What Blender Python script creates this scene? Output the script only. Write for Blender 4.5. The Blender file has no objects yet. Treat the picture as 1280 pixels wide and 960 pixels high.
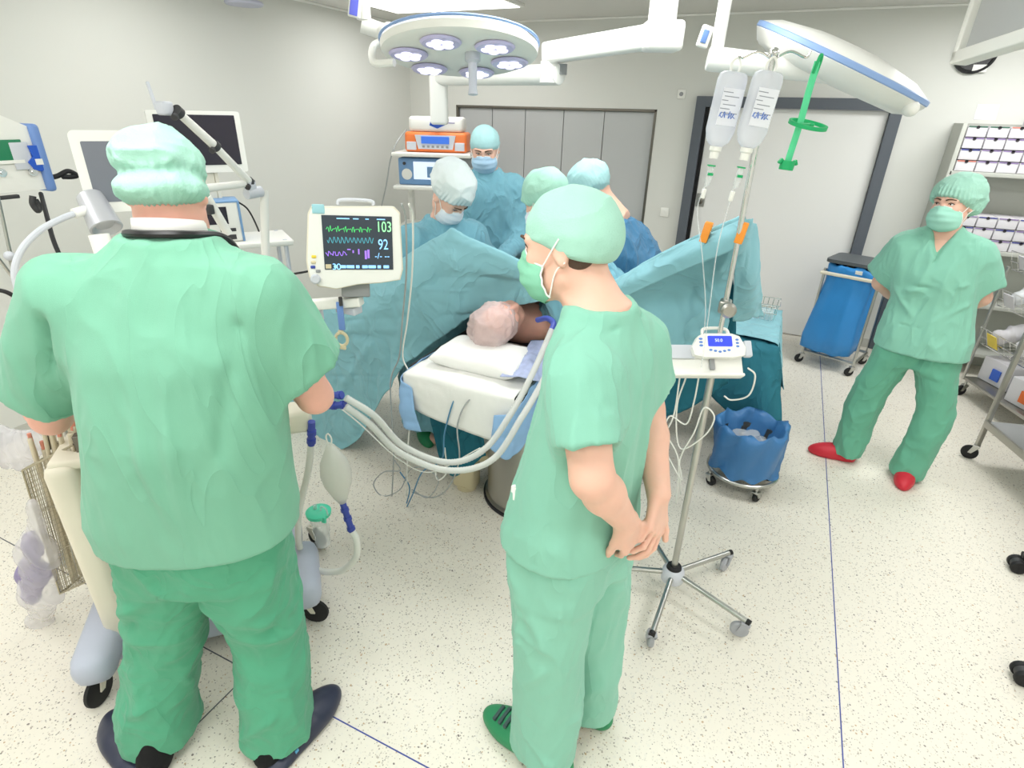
import bpy, bmesh, math, random
import numpy as np
from mathutils import Vector, Matrix, Euler
random.seed(7); RNG = np.random.default_rng(11)
PI = math.pi
COL = bpy.context.scene.collection
V = Vector
# ------------------------------------------------------------------ camera model (room axes: +y to the back wall, +x to the right)
FPX = 710.0; CAMZ = 1.9
PITCH = math.atan(FPX / 1477.6); ROLL = math.atan(40 / 1477.0); YAW = math.radians(24.5)
def _ray(px, py):
    dx, dy = px - 640, py - 480
    c, s = math.cos(ROLL), math.sin(ROLL)
    x = dx * c + dy * s; y = -dx * s + dy * c
    f = V((0, math.cos(PITCH), -math.sin(PITCH))); u = V((0, math.sin(PITCH), math.cos(PITCH)))
    d = f * FPX + V((1, 0, 0)) * x - u * y
    return Matrix.Rotation(YAW, 3, 'Z') @ d
def AZ(px, py, z=0.0):
    d = _ray(px, py); return V((0, 0, CAMZ)) + d * ((z - CAMZ) / d.z)
def AY(px, py, y):
    d = _ray(px, py); return V((0, 0, CAMZ)) + d * (y / d.y)
def AX(px, py, x):
    d = _ray(px, py); return V((0, 0, CAMZ)) + d * (x / d.x)
# ------------------------------------------------------------------ materials
def srgb(r, g, b):
    f = lambda c: (c / 12.92 if c <= .04045 else ((c + .055) / 1.055) ** 2.4)
    return (f(r / 255), f(g / 255), f(b / 255), 1)
MATS = {}
def mat(name, col, rough=.5, metal=0.0, bump=0.0, bscale=200.0, trans=0.0, alpha=1.0, spec=.5, emit=None, estr=1.0, var=0.0, vscale=6.0, sheen=0.0, stretch=None, ior=1.45, sss=0.0, wrk=None):
    m = bpy.data.materials.new(name); m.use_nodes = True
    nt = m.node_tree; b = nt.nodes['Principled BSDF']
    c = srgb(*col)
    b.inputs['Base Color'].default_value = c
    b.inputs['Roughness'].default_value = rough; b.inputs['Metallic'].default_value = metal
    b.inputs['Specular IOR Level'].default_value = spec; b.inputs['IOR'].default_value = ior
    b.inputs['Transmission Weight'].default_value = trans; b.inputs['Alpha'].default_value = alpha
    b.inputs['Sheen Weight'].default_value = sheen
    if sss: b.inputs['Subsurface Weight'].default_value = sss; b.inputs['Subsurface Radius'].default_value = (.012, .005, .003)
    if emit: b.inputs['Emission Color'].default_value = srgb(*emit); b.inputs['Emission Strength'].default_value = estr
    if var or bump:
        tc = nt.nodes.new('ShaderNodeTexCoord'); mp = nt.nodes.new('ShaderNodeMapping')
        nt.links.new(tc.outputs['Object'], mp.inputs['Vector'])
        if stretch: mp.inputs['Scale'].default_value = stretch
    if var:
        n = nt.nodes.new('ShaderNodeTexNoise'); n.inputs['Scale'].default_value = vscale; n.inputs['Detail'].default_value = 4
        nt.links.new(mp.outputs[0], n.inputs['Vector'])
        r = nt.nodes.new('ShaderNodeMix'); r.data_type = 'RGBA'
        k = 1 - var
        r.inputs[6].default_value = (c[0] * k, c[1] * k, c[2] * k, 1); r.inputs[7].default_value = tuple(min(1, x * (1 + var)) for x in c[:3]) + (1,)
        nt.links.new(n.outputs['Fac'], r.inputs[0]); nt.links.new(r.outputs[2], b.inputs['Base Color'])
    if bump:
        n = nt.nodes.new('ShaderNodeTexNoise'); n.inputs['Scale'].default_value = bscale; n.inputs['Detail'].default_value = 3
        nt.links.new(mp.outputs[0], n.inputs['Vector'])
        bp = nt.nodes.new('ShaderNodeBump'); bp.inputs['Strength'].default_value = bump; bp.inputs['Distance'].default_value = .003
        nt.links.new(n.outputs['Fac'], bp.inputs['Height']); nt.links.new(bp.outputs[0], b.inputs['Normal'])
    if wrk:
        s_, d_, st = wrk
        tc = nt.nodes.new('ShaderNodeTexCoord'); mp = nt.nodes.new('ShaderNodeMapping'); mp.inputs['Scale'].default_value = st; nt.links.new(tc.outputs['Object'], mp.inputs['Vector'])
        n = nt.nodes.new('ShaderNodeTexNoise'); n.inputs['Scale'].default_value = s_; n.inputs['Detail'].default_value = 2.5; n.inputs['Distortion'].default_value = .8; nt.links.new(mp.outputs[0], n.inputs['Vector'])
        a1 = nt.nodes.new('ShaderNodeMath'); a1.operation = 'SUBTRACT'; a1.inputs[1].default_value = .5; nt.links.new(n.outputs['Fac'], a1.inputs[0])
        a2 = nt.nodes.new('ShaderNodeMath'); a2.operation = 'ABSOLUTE'; nt.links.new(a1.outputs[0], a2.inputs[0])
        a3 = nt.nodes.new('ShaderNodeMath'); a3.operation = 'POWER'; a3.inputs[1].default_value = .7; nt.links.new(a2.outputs[0], a3.inputs[0])
        b2 = nt.nodes.new('ShaderNodeBump'); b2.inputs['Strength'].default_value = 1.0; b2.inputs['Distance'].default_value = d_; b2.invert = True; nt.links.new(a3.outputs[0], b2.inputs['Height'])
        if bump: nt.links.new(b2.outputs[0], bp.inputs['Normal'])
        else: nt.links.new(b2.outputs[0], b.inputs['Normal'])
    MATS[name] = m; return m
# ------------------------------------------------------------------ mesh collecting
class MB:
    def __init__(s, M=None): s.v = []; s.f = []; s.M = M
    def add(s, vs, fs):
        n = len(s.v)
        s.v.extend([(s.M @ V(p)) if s.M is not None else V(p) for p in vs]); s.f.extend([tuple(i + n for i in q) for q in fs]); return s
    def box(s, c, d, R=None, bev=0.0):
        bm = bmesh.new(); bmesh.ops.create_cube(bm, size=1)
        bmesh.ops.scale(bm, vec=V(d), verts=bm.verts)
        if bev > 0: bmesh.ops.bevel(bm, geom=bm.edges[:], offset=min(bev, min(d) * .49), segments=3, profile=.5, affect='EDGES')
        return s._bm(bm, c, R)
    def _bm(s, bm, c, R=None):
        if R is not None: bmesh.ops.rotate(bm, cent=(0, 0, 0), matrix=R, verts=bm.verts)
        bmesh.ops.translate(bm, vec=V(c), verts=bm.verts); bm.verts.index_update()
        s.add([v.co.copy() for v in bm.verts], [[v.index for v in f.verts] for f in bm.faces]); bm.free(); return s
    def ell(s, c, r, R=None, u=20, w=12):
        bm = bmesh.new(); bmesh.ops.create_uvsphere(bm, u_segments=u, v_segments=w, radius=1)
        bmesh.ops.scale(bm, vec=V(r) if not isinstance(r, (int, float)) else V((r, r, r)), verts=bm.verts); return s._bm(bm, c, R)
    def cyl(s, a, b, r, r2=None, n=20, bev=0.0):
        r2 = r if r2 is None else r2
        L = (V(b) - V(a)).length
        if bev: return s.lathe(V(a), V(b) - V(a), [(0, 0), (r - bev, 0), (r - bev * .3, bev * .3), (r, bev), (r2, L - bev), (r2 - bev * .3, L - bev * .3), (r2 - bev, L), (0, L)], n)
        return s.lathe(V(a), V(b) - V(a), [(0, 0), (r, 0), (r2, L), (0, L)], n)
    def lathe(s, o, ax, prof, n=28, sx=1.0):
        o = V(o); ax = V(ax).normalized(); t = V((1, 0, 0)) if abs(ax.x) < .9 else V((0, 1, 0))
        u = ax.cross(t).normalized(); w = ax.cross(u)
        vs = []; fs = []; rings = []
        for r, h in prof:
            if r < 1e-6: rings.append([len(vs)]); vs.append(o + ax * h)
            else:
                rings.append(list(range(len(vs), len(vs) + n)))
                for i in range(n):
                    a = 2 * PI * i / n; vs.append(o + ax * h + u * (r * sx * math.cos(a)) + w * (r * math.sin(a)))
        for A, B in zip(rings, rings[1:]):
            for i in range(n):
                j = (i + 1) % n
                if len(A) == 1 and len(B) == 1: break
                if len(A) == 1: fs.append((A[0], B[j], B[i]))
                elif len(B) == 1: fs.append((A[i], A[j], B[0]))
                else: fs.append((A[i], A[j], B[j], B[i]))
        return s.add(vs, fs)
    def tube(s, pts, r, n=10, smooth=6, closed=False, rib=0.0, ribn=0):
        P = spline(pts, smooth, closed) if smooth else [V(p) for p in pts]
        if ribn: P = resample(P, ribn)
        m = len(P); vs = []; fs = []; t0 = None; u = None
        for i in range(m):
            a = P[(i - 1) % m] if (closed or i) else P[0]; b = P[(i + 1) % m] if (closed or i < m - 1) else P[-1]
            t = (b - a).normalized()
            if u is None:
                q = V((0, 0, 1)) if abs(t.z) < .9 else V((1, 0, 0)); u = t.cross(q).normalized()
            else: u = (u - t * u.dot(t)).normalized()
            w = t.cross(u); k = i / (m - 1)
            rr = (r(k) if callable(r) else r) * (1 + (rib if i % 2 else -rib))
            for j in range(n):
                g = 2 * PI * j / n; vs.append(P[i] + u * (rr * math.cos(g)) + w * (rr * math.sin(g)))
        for i in range(m if closed else m - 1):
            for j in range(n):
                k = (j + 1) % n; i2 = (i + 1) % m; fs.append((i * n + j, i * n + k, i2 * n + k, i2 * n + j))
        if not closed: fs.append(tuple(range(n))[::-1]); fs.append(tuple((m - 1) * n + j for j in range(n)))
        return s.add(vs, fs)
    def prism(s, poly, h0, h1, F=None):
        """poly of (x,y) extruded from z=h0 to h1; F = 4x4 placing matrix"""
        F = F or Matrix.Identity(4); n = len(poly)
        vs = [F @ V((x, y, h0)) for x, y in poly] + [F @ V((x, y, h1)) for x, y in poly]
        fs = [tuple(range(n))[::-1], tuple(range(n, 2 * n))] + [(i, (i + 1) % n, (i + 1) % n + n, i + n) for i in range(n)]
        return s.add(vs, fs)
    def grid(s, G, closed_u=False):
        nu = len(G); nv = len(G[0]); vs = [p for row in G for p in row]; fs = []
        for i in range(nu if closed_u else nu - 1):
            for j in range(nv - 1):
                a = i * nv + j; b = ((i + 1) % nu) * nv + j; fs.append((a, b, b + 1, a + 1))
        return s.add(vs, fs)
def spline(pts, k=6, closed=False):
    P = [V(p) for p in pts]; out = []; n = len(P)
    if n == 2: return [P[0].lerp(P[1], i / k) for i in range(k + 1)]
    g = lambda i: P[i % n] if closed else (P[0] * 2 - P[1] if i < 0 else (P[-1] * 2 - P[-2] if i >= n else P[i]))
    for i in range(n if closed else n - 1):
        a, b, c, d = g(i - 1), g(i), g(i + 1), g(i + 2)
        for j in range(k):
            t = j / k
            out.append(.5 * ((2 * b) + (c - a) * t + (2 * a - 5 * b + 4 * c - d) * t * t + (3 * b - a - 3 * c + d) * t ** 3))
    if not closed: out.append(P[-1])
    return out
def resample(P, n):
    L = [0]
    for a, b in zip(P, P[1:]): L.append(L[-1] + (b - a).length)
    out = []; j = 0
    for i in range(n):
        t = L[-1] * i / (n - 1)
        while j < len(L) - 2 and L[j + 1] < t: j += 1
        k = (t - L[j]) / max(1e-9, L[j + 1] - L[j]); out.append(P[j].lerp(P[j + 1], min(1, k)))
    return out
def rrect(w, h, r, n=5):
    out = []
    for cx, cy, a0 in ((w / 2 - r, h / 2 - r, 0), (-w / 2 + r, h / 2 - r, 90), (-w / 2 + r, -h / 2 + r, 180), (w / 2 - r, -h / 2 + r, 270)):
        for i in range(n + 1):
            a = math.radians(a0 + 90 * i / n); out.append((cx + r * math.cos(a), cy + r * math.sin(a)))
    return out
def frame(o, x, y):
    """matrix with local x,y axes given (z = x cross y)"""
    x = V(x).normalized(); y = V(y); y = (y - x * y.dot(x)).normalized(); z = x.cross(y)
    return Matrix(((x.x, y.x, z.x, o[0]), (x.y, y.y, z.y, o[1]), (x.z, y.z, z.z, o[2]), (0, 0, 0, 1)))
def place(o, th=0.0): return Matrix.Translation(V(o)) @ Matrix.Rotation(math.radians(th), 4, 'Z')
# ------------------------------------------------------------------ objects
WM = {}
def thing(name, label, cat, loc=(0, 0, 0), th=0.0, group=None):
    o = bpy.data.objects.new(name, None); COL.objects.link(o)
    o.empty_display_size = .05
    o.location = loc; o.rotation_euler = (0, 0, math.radians(th)); WM[o.name] = place(loc, th)
    return tag(o, label, cat, group)
def tag(o, label, cat, group=None):
    o['label'] = label; o['category'] = cat
    if group: o['group'] = group
    return o
def obj(name, mb, m, parent=None, smooth=35, local=False, origin=None, normals=True):
    vs, fs = (mb.v, mb.f) if isinstance(mb, MB) else mb
    if parent is not None: W = WM[parent.name]
    else:
        if origin is None:
            a = np.array([tuple(p) for p in vs]); origin = ((a[:, 0].min() + a[:, 0].max()) / 2, (a[:, 1].min() + a[:, 1].max()) / 2, a[:, 2].min())
        W = Matrix.Translation(V([float(t) for t in origin]))
    me = bpy.data.meshes.new(name)
    if isinstance(vs, np.ndarray):
        if not local:
            Wi = np.array(W.inverted()); vs = vs @ Wi[:3, :3].T + Wi[:3, 3]
        me.from_pydata(vs.tolist(), [], fs.tolist() if isinstance(fs, np.ndarray) else fs)
    else:
        Wi = W.inverted(); me.from_pydata([tuple(p) if local else tuple(Wi @ p) for p in vs], [], fs)
    if normals:
        bm = bmesh.new(); bm.from_mesh(me); bmesh.ops.recalc_face_normals(bm, faces=bm.faces); bm.to_mesh(me); bm.free()
    if smooth:
        me.shade_smooth()
        if smooth < 180: me.set_sharp_from_angle(angle=math.radians(smooth))
    me.update()
    if isinstance(m, (list, tuple)):
        for q in m: me.materials.append(q)
    else: me.materials.append(m)
    o = bpy.data.objects.new(name, me); COL.objects.link(o)
    if parent is not None: o.parent = parent
    else: o.matrix_world = W
    WM[o.name] = W
    return o
def solid(o, t, off=-1):
    md = o.modifiers.new('thick', 'SOLIDIFY'); md.thickness = t; md.offset = off; return o
def struct(name, mb, m, smooth=0): o = obj(name, mb, m, None, smooth); o['kind'] = 'structure'; return o
def dup(r, loc, th=None, label=None, group=None):
    def cp(o, par):
        c = o.copy(); COL.objects.link(c); c.parent = par
        for ch in list(o.children): cp(ch, c)
        return c
    c = cp(r, None); c.location = loc
    if th is not None: c.rotation_euler = (0, 0, math.radians(th))
    if label: c['label'] = label
    if group: c['group'] = group
    return c
def text(name, body, size, F, m, parent, ext=.0004, align='CENTER', sx=1.0):
    cu = bpy.data.curves.new(name, 'FONT'); cu.body = body; cu.size = size; cu.extrude = ext; cu.align_x = align; cu.align_y = 'CENTER'
    t = bpy.data.objects.new(name, cu); COL.objects.link(t)
    dg = bpy.context.evaluated_depsgraph_get(); me = bpy.data.meshes.new_from_object(t.evaluated_get(dg))
    vs = [F @ V((v.co.x * sx, v.co.y, v.co.z)) for v in me.vertices]; fs = [tuple(p.vertices) for p in me.polygons]
    bpy.data.objects.remove(t); bpy.data.curves.remove(cu); bpy.data.meshes.remove(me)
    return obj(name, (vs, fs), m, parent, smooth=0)
# ------------------------------------------------------------------ noise (numpy)
def vnoise(P, seed=0):
    P = np.asarray(P, dtype=np.float64); I = np.floor(P); F = P - I; F = F * F * (3 - 2 * F)
    def h(i, j, k):
        n = np.sin((I[:, 0] + i) * 127.1 + (I[:, 1] + j) * 311.7 + (I[:, 2] + k) * 74.7 + seed * 17.17) * 43758.5453
        return n - np.floor(n)
    x, y, z = F[:, 0], F[:, 1], F[:, 2]
    r = 0
    for i in (0, 1):
        for j in (0, 1):
            for k in (0, 1):
                r = r + h(i, j, k) * (x if i else 1 - x) * (y if j else 1 - y) * (z if k else 1 - z)
    return r
def ridge(P, sc, seed=0, warp=.6):
    Q = np.asarray(P) * np.asarray(sc)
    W = np.stack([vnoise(Q * .7 + 3, seed + 1), vnoise(Q * .7 + 9, seed + 2), vnoise(Q * .7 + 21, seed + 3)], 1)
    n = vnoise(Q + warp * 2 * (W - .5), seed); return (1 - np.abs(2 * n - 1)) ** 2
# ------------------------------------------------------------------ implicit bodies
A3 = lambda p: np.array(p, dtype=np.float32)
class SDF:
    def __init__(s): s.ops = []
    def add(s, fn, lo, hi, k=0.0, op='u'): s.ops.append((fn, A3(lo), A3(hi), k, op)); return s
    def cap(s, a, b, ra, rb=None, k=0.0, op='u', flat=None, end=None):
        a = A3(a); b = A3(b); rb = ra if rb is None else rb; r = max(ra, rb)
        ab = b - a; L2 = float(ab @ ab) + 1e-12
        def fn(X, Y, Z):
            x = X - a[0]; y = Y - a[1]; z = Z - a[2]
            h = np.clip((x * ab[0] + y * ab[1] + z * ab[2]) / L2, 0, 1)
            x = x - h * ab[0]; y = y - h * ab[1]; z = z - h * ab[2]
            if flat is not None:
                ax, sc = A3(flat[0]), flat[1]; ax = ax / np.linalg.norm(ax)
                q = (x * ax[0] + y * ax[1] + z * ax[2]) * (1 / sc - 1); x = x + ax[0] * q; y = y + ax[1] * q; z = z + ax[2] * q
            D = np.sqrt(x * x + y * y + z * z) - (ra + (rb - ra) * h)
            if end is not None: D = np.maximum(D, (X - end[0][0]) * end[1][0] + (Y - end[0][1]) * end[1][1] + (Z - end[0][2]) * end[1][2])
            return D
        return s.add(fn, np.minimum(a, b) - r, np.maximum(a, b) + r, k, op)
    def ell(s, c, r, R=None, k=0.0, op='u'):
        c = A3(c); r = A3(r if not isinstance(r, (int, float)) else (r, r, r)); R = None if R is None else np.array(R, dtype=np.float32)
        def fn(X, Y, Z):
            x = X - c[0]; y = Y - c[1]; z = Z - c[2]
            if R is not None: x, y, z = (R[0, 0] * x + R[1, 0] * y + R[2, 0] * z, R[0, 1] * x + R[1, 1] * y + R[2, 1] * z, R[0, 2] * x + R[1, 2] * y + R[2, 2] * z)
            x = x / r[0]; y = y / r[1]; z = z / r[2]
            k0 = np.sqrt(x * x + y * y + z * z); k1 = np.sqrt((x / r[0]) ** 2 + (y / r[1]) ** 2 + (z / r[2]) ** 2) + 1e-9
            return k0 * (k0 - 1) / k1
        m = float(r.max()) if R is not None else r
        return s.add(fn, c - m, c + m, k, op)
    def col(s, rows, k=0.0, op='u', n=2.3, pad=0.0):
        """rows of (z, cx, cy, half_x, half_y)"""
        rw = np.array(sorted(rows), dtype=np.float32); zs = rw[:, 0]
        fine = np.linspace(zs[0], zs[-1], 160); tab = [np.interp(fine, zs, rw[:, i]) for i in range(1, 5)]
        ker = np.ones(15) / 15; tab = [np.convolve(np.pad(t, 7, 'edge'), ker, 'valid') for t in tab]
        def fn(X, Y, Z):
            cx, cy, a, b = [np.interp(Z.ravel(), fine, t).reshape(Z.shape).astype(np.float32) for t in tab]
            a = a + pad; b = b + pad
            q = (np.abs((X - cx) / a) ** n + np.abs((Y - cy) / b) ** n) ** (1 / n)
            d = (q - 1) * np.minimum(a, b)
            return np.maximum(d, np.maximum(zs[0] - Z, Z - zs[-1]))
        m = float(rw[:, 3:5].max()) + pad
        lo = A3((rw[:, 1].min() - m, rw[:, 2].min() - m, zs[0])); hi = A3((rw[:, 1].max() + m, rw[:, 2].max() + m, zs[-1]))
        return s.add(fn, lo, hi, k, op)
    def half(s, p, nrm, lo, hi, k=0.0):
        """cut away the side the normal points to, inside lo..hi"""
        p = A3(p); nrm = A3(nrm); nrm = nrm / np.linalg.norm(nrm)
        return s.add(lambda X, Y, Z: -((X - p[0]) * nrm[0] + (Y - p[1]) * nrm[1] + (Z - p[2]) * nrm[2]), lo, hi, k, 'cut')
    def mesh(s, h, lo=None, hi=None, smooth=2):
        L = np.min([o[1] for o in s.ops if o[4] == 'u'], axis=0) - 3 * h if lo is None else A3(lo)
        Hh = np.max([o[2] for o in s.ops if o[4] == 'u'], axis=0) + 3 * h if hi is None else A3(hi)
        n = np.ceil((Hh - L) / h).astype(int) + 1
        ax = [L[i] + h * np.arange(n[i], dtype=np.float32) for i in range(3)]
        F = np.full(n, .06, dtype=np.float32)
        for fn, lo_, hi_, k, op in s.ops:
            m = (k + 2.5 * h) if op != 'cut' else 0
            i0 = np.clip(np.floor((lo_ - m - L) / h).astype(int), 0, n); i1 = np.clip(np.ceil((hi_ + m - L) / h).astype(int) + 1, 0, n)
            if (i1 <= i0).any(): continue
            X, Y, Z = np.meshgrid(*[ax[i][i0[i]:i1[i]] for i in range(3)], indexing='ij', sparse=False)
            sl = tuple(slice(a, b) for a, b in zip(i0, i1)); d = fn(X, Y, Z); f = F[sl]
            if op in ('s', 'cut'): d = -d
            if op == 'u':
                if k > 0:
                    g = np.maximum(k - np.abs(f - d), 0) / k; f[...] = np.minimum(f, d) - g * g * k * .25
                else: f[...] = np.minimum(f, d)
            else:
                if op == 'cut': d = -d; d = -d
                if k > 0:
                    g = np.maximum(k - np.abs(f - d), 0) / k; f[...] = np.maximum(f, d) + g * g * k * .25
                else: f[...] = np.maximum(f, d)
        return surfnet(F, L, h, smooth)
def surfnet(F, lo, h, smooth=2):
    F[0], F[-1], F[:, 0], F[:, -1], F[:, :, 0], F[:, :, -1] = [np.maximum(q, 1e-4) for q in (F[0], F[-1], F[:, 0], F[:, -1], F[:, :, 0], F[:, :, -1])]
    S = F < 0; n = np.array(F.shape)
    cnt = sum(S[i:n[0] - 1 + i, j:n[1] - 1 + j, k:n[2] - 1 + k].astype(np.int8) for i in (0, 1) for j in (0, 1) for k in (0, 1))
    I = np.argwhere((cnt > 0) & (cnt < 8)); idx = np.full(n - 1, -1, dtype=np.int64); idx[tuple(I.T)] = np.arange(len(I))
    acc = np.zeros((len(I), 3)); w = np.zeros(len(I))
    for a in range(3):
        b, c = (a + 1) % 3, (a + 2) % 3
        for u in (0, 1):
            for v in (0, 1):
                o0 = np.zeros(3, int); o0[b] = u; o0[c] = v; o1 = o0.copy(); o1[a] = 1
                f0 = F[tuple((I + o0).T)]; f1 = F[tuple((I + o1).T)]; m = (f0 < 0) != (f1 < 0)
                t = np.where(m, f0 / np.where(m, f0 - f1, 1), 0); p = np.repeat(o0[None].astype(float), len(I), 0); p[:, a] = t
                acc[m] += p[m]; w[m] += 1
    P = (I + acc / w[:, None]) * h + lo
    faces = []
    for a in range(3):
        b, c = (a + 1) % 3, (a + 2) % 3
        sl0 = [slice(None)] * 3; sl1 = [slice(None)] * 3; sl0[a] = slice(0, -1); sl1[a] = slice(1, None)
        ch = S[tuple(sl0)] != S[tuple(sl1)]; E = np.argwhere(ch); E = E[(E[:, b] > 0) & (E[:, c] > 0) & (E[:, b] < n[b] - 1) & (E[:, c] < n[c] - 1)]
        ins = S[tuple(E.T)]
        q = []
        for db, dc in ((-1, -1), (0, -1), (0, 0), (-1, 0)):
            g = E.copy(); g[:, b] += db; g[:, c] += dc; q.append(idx[tuple(g.T)])
        q = np.stack(q, 1); q[~ins] = q[~ins][:, ::-1]; faces.append(q)
    Q = np.concatenate(faces); Q = Q[(Q >= 0).all(1)]
    for _ in range(smooth): P = lap(P, Q, .5)
    return P, Q
def lap(P, Q, k=.5):
    acc = np.zeros_like(P); w = np.zeros(len(P))
    for i in range(Q.shape[1]):
        a = Q[:, i]; b = Q[:, (i + 1) % Q.shape[1]]
        for d in range(3):
            acc[:, d] += np.bincount(a, P[b, d], len(P)) + np.bincount(b, P[a, d], len(P))
        w += np.bincount(a, minlength=len(P)) + np.bincount(b, minlength=len(P))
    return P + k * (acc / np.maximum(w, 1)[:, None] - P)
def normals_of(P, Q):
    n = np.cross(P[Q[:, 2]] - P[Q[:, 0]], P[Q[:, 3]] - P[Q[:, 1]]); N = np.zeros_like(P)
    for i in range(4):
        for d in range(3): N[:, d] += np.bincount(Q[:, i], n[:, d], len(P))
    return N / (np.linalg.norm(N, axis=1)[:, None] + 1e-12)
def disp(M, fn):
    P, Q = M; N = normals_of(P, Q); return P + N * fn(P, N)[:, None], Q
def seg_d(P, a, b):
    a = np.array(a); b = np.array(b); ab = b - a; h = np.clip((P - a) @ ab / (ab @ ab), 0, 1); return np.linalg.norm(P - a - h[:, None] * ab, axis=1), h
def folds(P, L):
    """L of (a, b, width, amplitude); each is one soft ridge (or groove) fading to its ends"""
    o = np.zeros(len(P))
    for a, b, w, am in L:
        d, h = seg_d(P, a, b); o += am * np.exp(-(d / w) ** 2) * np.clip(np.minimum(h, 1 - h) * 6 + .35, 0, 1)
    return o
def joinm(*Ms):
    vs = []; fs = []; n = 0
    for P, Q in Ms: vs.append(P); fs.append(Q + n); n += len(P)
    return np.concatenate(vs), np.concatenate(fs)
def xf(M, T):
    P, Q = M; T = np.array(T); return P @ T[:3, :3].T + T[:3, 3], Q
EXPOSURE = 0.0; PANEL_E = 2.0; LAMP_W = 16.5
# ------------------------------------------------------------------ camera, view, light
cam = bpy.data.cameras.new('camera'); co = bpy.data.objects.new('camera', cam); COL.objects.link(co)
cam.sensor_fit = 'HORIZONTAL'; cam.sensor_width = 36; cam.lens = FPX / 1280 * 36; cam.clip_start = .05
_d = (_ray(640, 480)).normalized(); _r = (_ray(641, 480) - _ray(640, 480)).normalized(); _u = (_ray(640, 479) - _ray(640, 480)).normalized()
co.matrix_world = Matrix(((_r.x, _u.x, -_d.x, 0), (_r.y, _u.y, -_d.y, 0), (_r.z, _u.z, -_d.z, CAMZ), (0, 0, 0, 1)))
sc = bpy.context.scene; sc.camera = co
sc.view_settings.view_transform = 'Standard'; sc.view_settings.look = 'None'; sc.view_settings.gamma = 1.0; sc.view_settings.exposure = EXPOSURE
sc.view_settings.use_curve_mapping = False
sc.cycles.use_denoising = True; sc.cycles.max_bounces = 10; sc.cycles.diffuse_bounces = 4; sc.cycles.transparent_max_bounces = 12
w = bpy.data.worlds.new('world'); sc.world = w; w.use_nodes = True
w.node_tree.nodes['Background'].inputs[0].default_value = (1, 1, 1, 1); w.node_tree.nodes['Background'].inputs[1].default_value = .3
# ------------------------------------------------------------------ room shell
XL, XR, YB, YF, ZC = -4.0, 3.0, 5.87, -2.4, 2.69
mat('wall_paint', (222, 223, 217), .7, bump=.03, bscale=60, var=.012, vscale=1.2)
mat('ceiling_white', (224, 224, 219), .8); mat('joint_white', (246, 246, 242), .7)
mat('door_leaf', (236, 236, 233), .45); mat('door_frame_grey', (92, 98, 106), .5); mat('gap_black', (18, 18, 20), .6)
mat('steel', (190, 190, 186), .28, metal=1.0); mat('steel_brushed', (176, 174, 168), .38, metal=1.0, bump=.05, bscale=300, stretch=(1, 1, .05)); mat('chrome', (225, 225, 225), .12, metal=1.0)
mat('steel_dark', (120, 116, 108), .35, metal=1.0)
mat('panel_grey', (192, 194, 194), .35, metal=.1, var=.02, vscale=2); mat('panel_joint', (150, 152, 153), .5)
mat('plastic_white', (242, 242, 236), .4); mat('plastic_cream', (232, 226, 208), .45); mat('plastic_grey', (150, 152, 154), .5); mat('plastic_dark', (62, 62, 64), .5); mat('rubber_black', (26, 26, 28), .6)
mat('plastic_lightgrey', (206, 210, 218), .45)
mat('seam_blue', (70, 84, 158), .7); mat('seam_dark', (86, 88, 96), .7)
mat('lamp_diffuser', (255, 255, 255), .4, emit=(255, 254, 250), estr=PANEL_E)
def floor_material():
    m = mat('floor_vinyl', (232, 228, 214), .42, spec=.35); nt = m.node_tree; b = nt.nodes['Principled BSDF']
    tc = nt.nodes.new('ShaderNodeTexCoord'); N = nt.nodes.new
    ns = N('ShaderNodeTexNoise'); ns.inputs['Scale'].default_value = 30; nt.links.new(tc.outputs['Object'], ns.inputs['Vector'])
    mixv = N('ShaderNodeVectorMath'); mixv.operation = 'MULTIPLY_ADD'; mixv.inputs[1].default_value = (.012, .012, .012); nt.links.new(ns.outputs['Color'], mixv.inputs[0]); nt.links.new(tc.outputs['Object'], mixv.inputs[2])
    col = None
    def layer(scale, thr, size, c):
        nonlocal col
        v = N('ShaderNodeTexVoronoi'); v.inputs['Scale'].default_value = scale; v.inputs['Randomness'].default_value = 1.0; nt.links.new(mixv.outputs[0], v.inputs['Vector'])
        s = N('ShaderNodeSeparateColor'); nt.links.new(v.outputs['Color'], s.inputs[0])
        a = N('ShaderNodeMath'); a.operation = 'LESS_THAN'; a.inputs[1].default_value = thr; nt.links.new(s.outputs[0], a.inputs[0])
        g = N('ShaderNodeMath'); g.operation = 'MULTIPLY'; g.inputs[1].default_value = size; nt.links.new(s.outputs[1], g.inputs[0])
        d = N('ShaderNodeMath'); d.operation = 'LESS_THAN'; nt.links.new(v.outputs['Distance'], d.inputs[0]); nt.links.new(g.outputs[0], d.inputs[1])
        e = N('ShaderNodeMath'); e.operation = 'MULTIPLY'; nt.links.new(a.outputs[0], e.inputs[0]); nt.links.new(d.outputs[0], e.inputs[1])
        mx = N('ShaderNodeMix'); mx.data_type = 'RGBA'; mx.inputs[7].default_value = srgb(*c)
        if col is None: mx.inputs[6].default_value = srgb(233, 228, 215)
        else: nt.links.new(col, mx.inputs[6])
        nt.links.new(e.outputs[0], mx.inputs[0]); col = mx.outputs[2]
    layer(80, .5, .5, (228, 224, 213)); layer(130, .35, .5, (216, 210, 197)); layer(140, .14, .55, (182, 174, 160)); layer(100, .06, .42, (128, 120, 114)); layer(210, .08, .6, (150, 144, 138)); layer(120, .05, .5, (196, 172, 140))
    nt.links.new(col, b.inputs['Base Color']); return m
floor_material()
struct('floor', MB().box(((XL + XR) / 2, (YB + YF) / 2, -.05), (XR - XL + .2, YB - YF + .2, .1)), MATS['floor_vinyl'])
struct('ceiling', MB().box(((XL + XR) / 2, (YB + YF) / 2, ZC + .05), (XR - XL + .2, YB - YF + .2, .1)), MATS['ceiling_white'])
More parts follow.
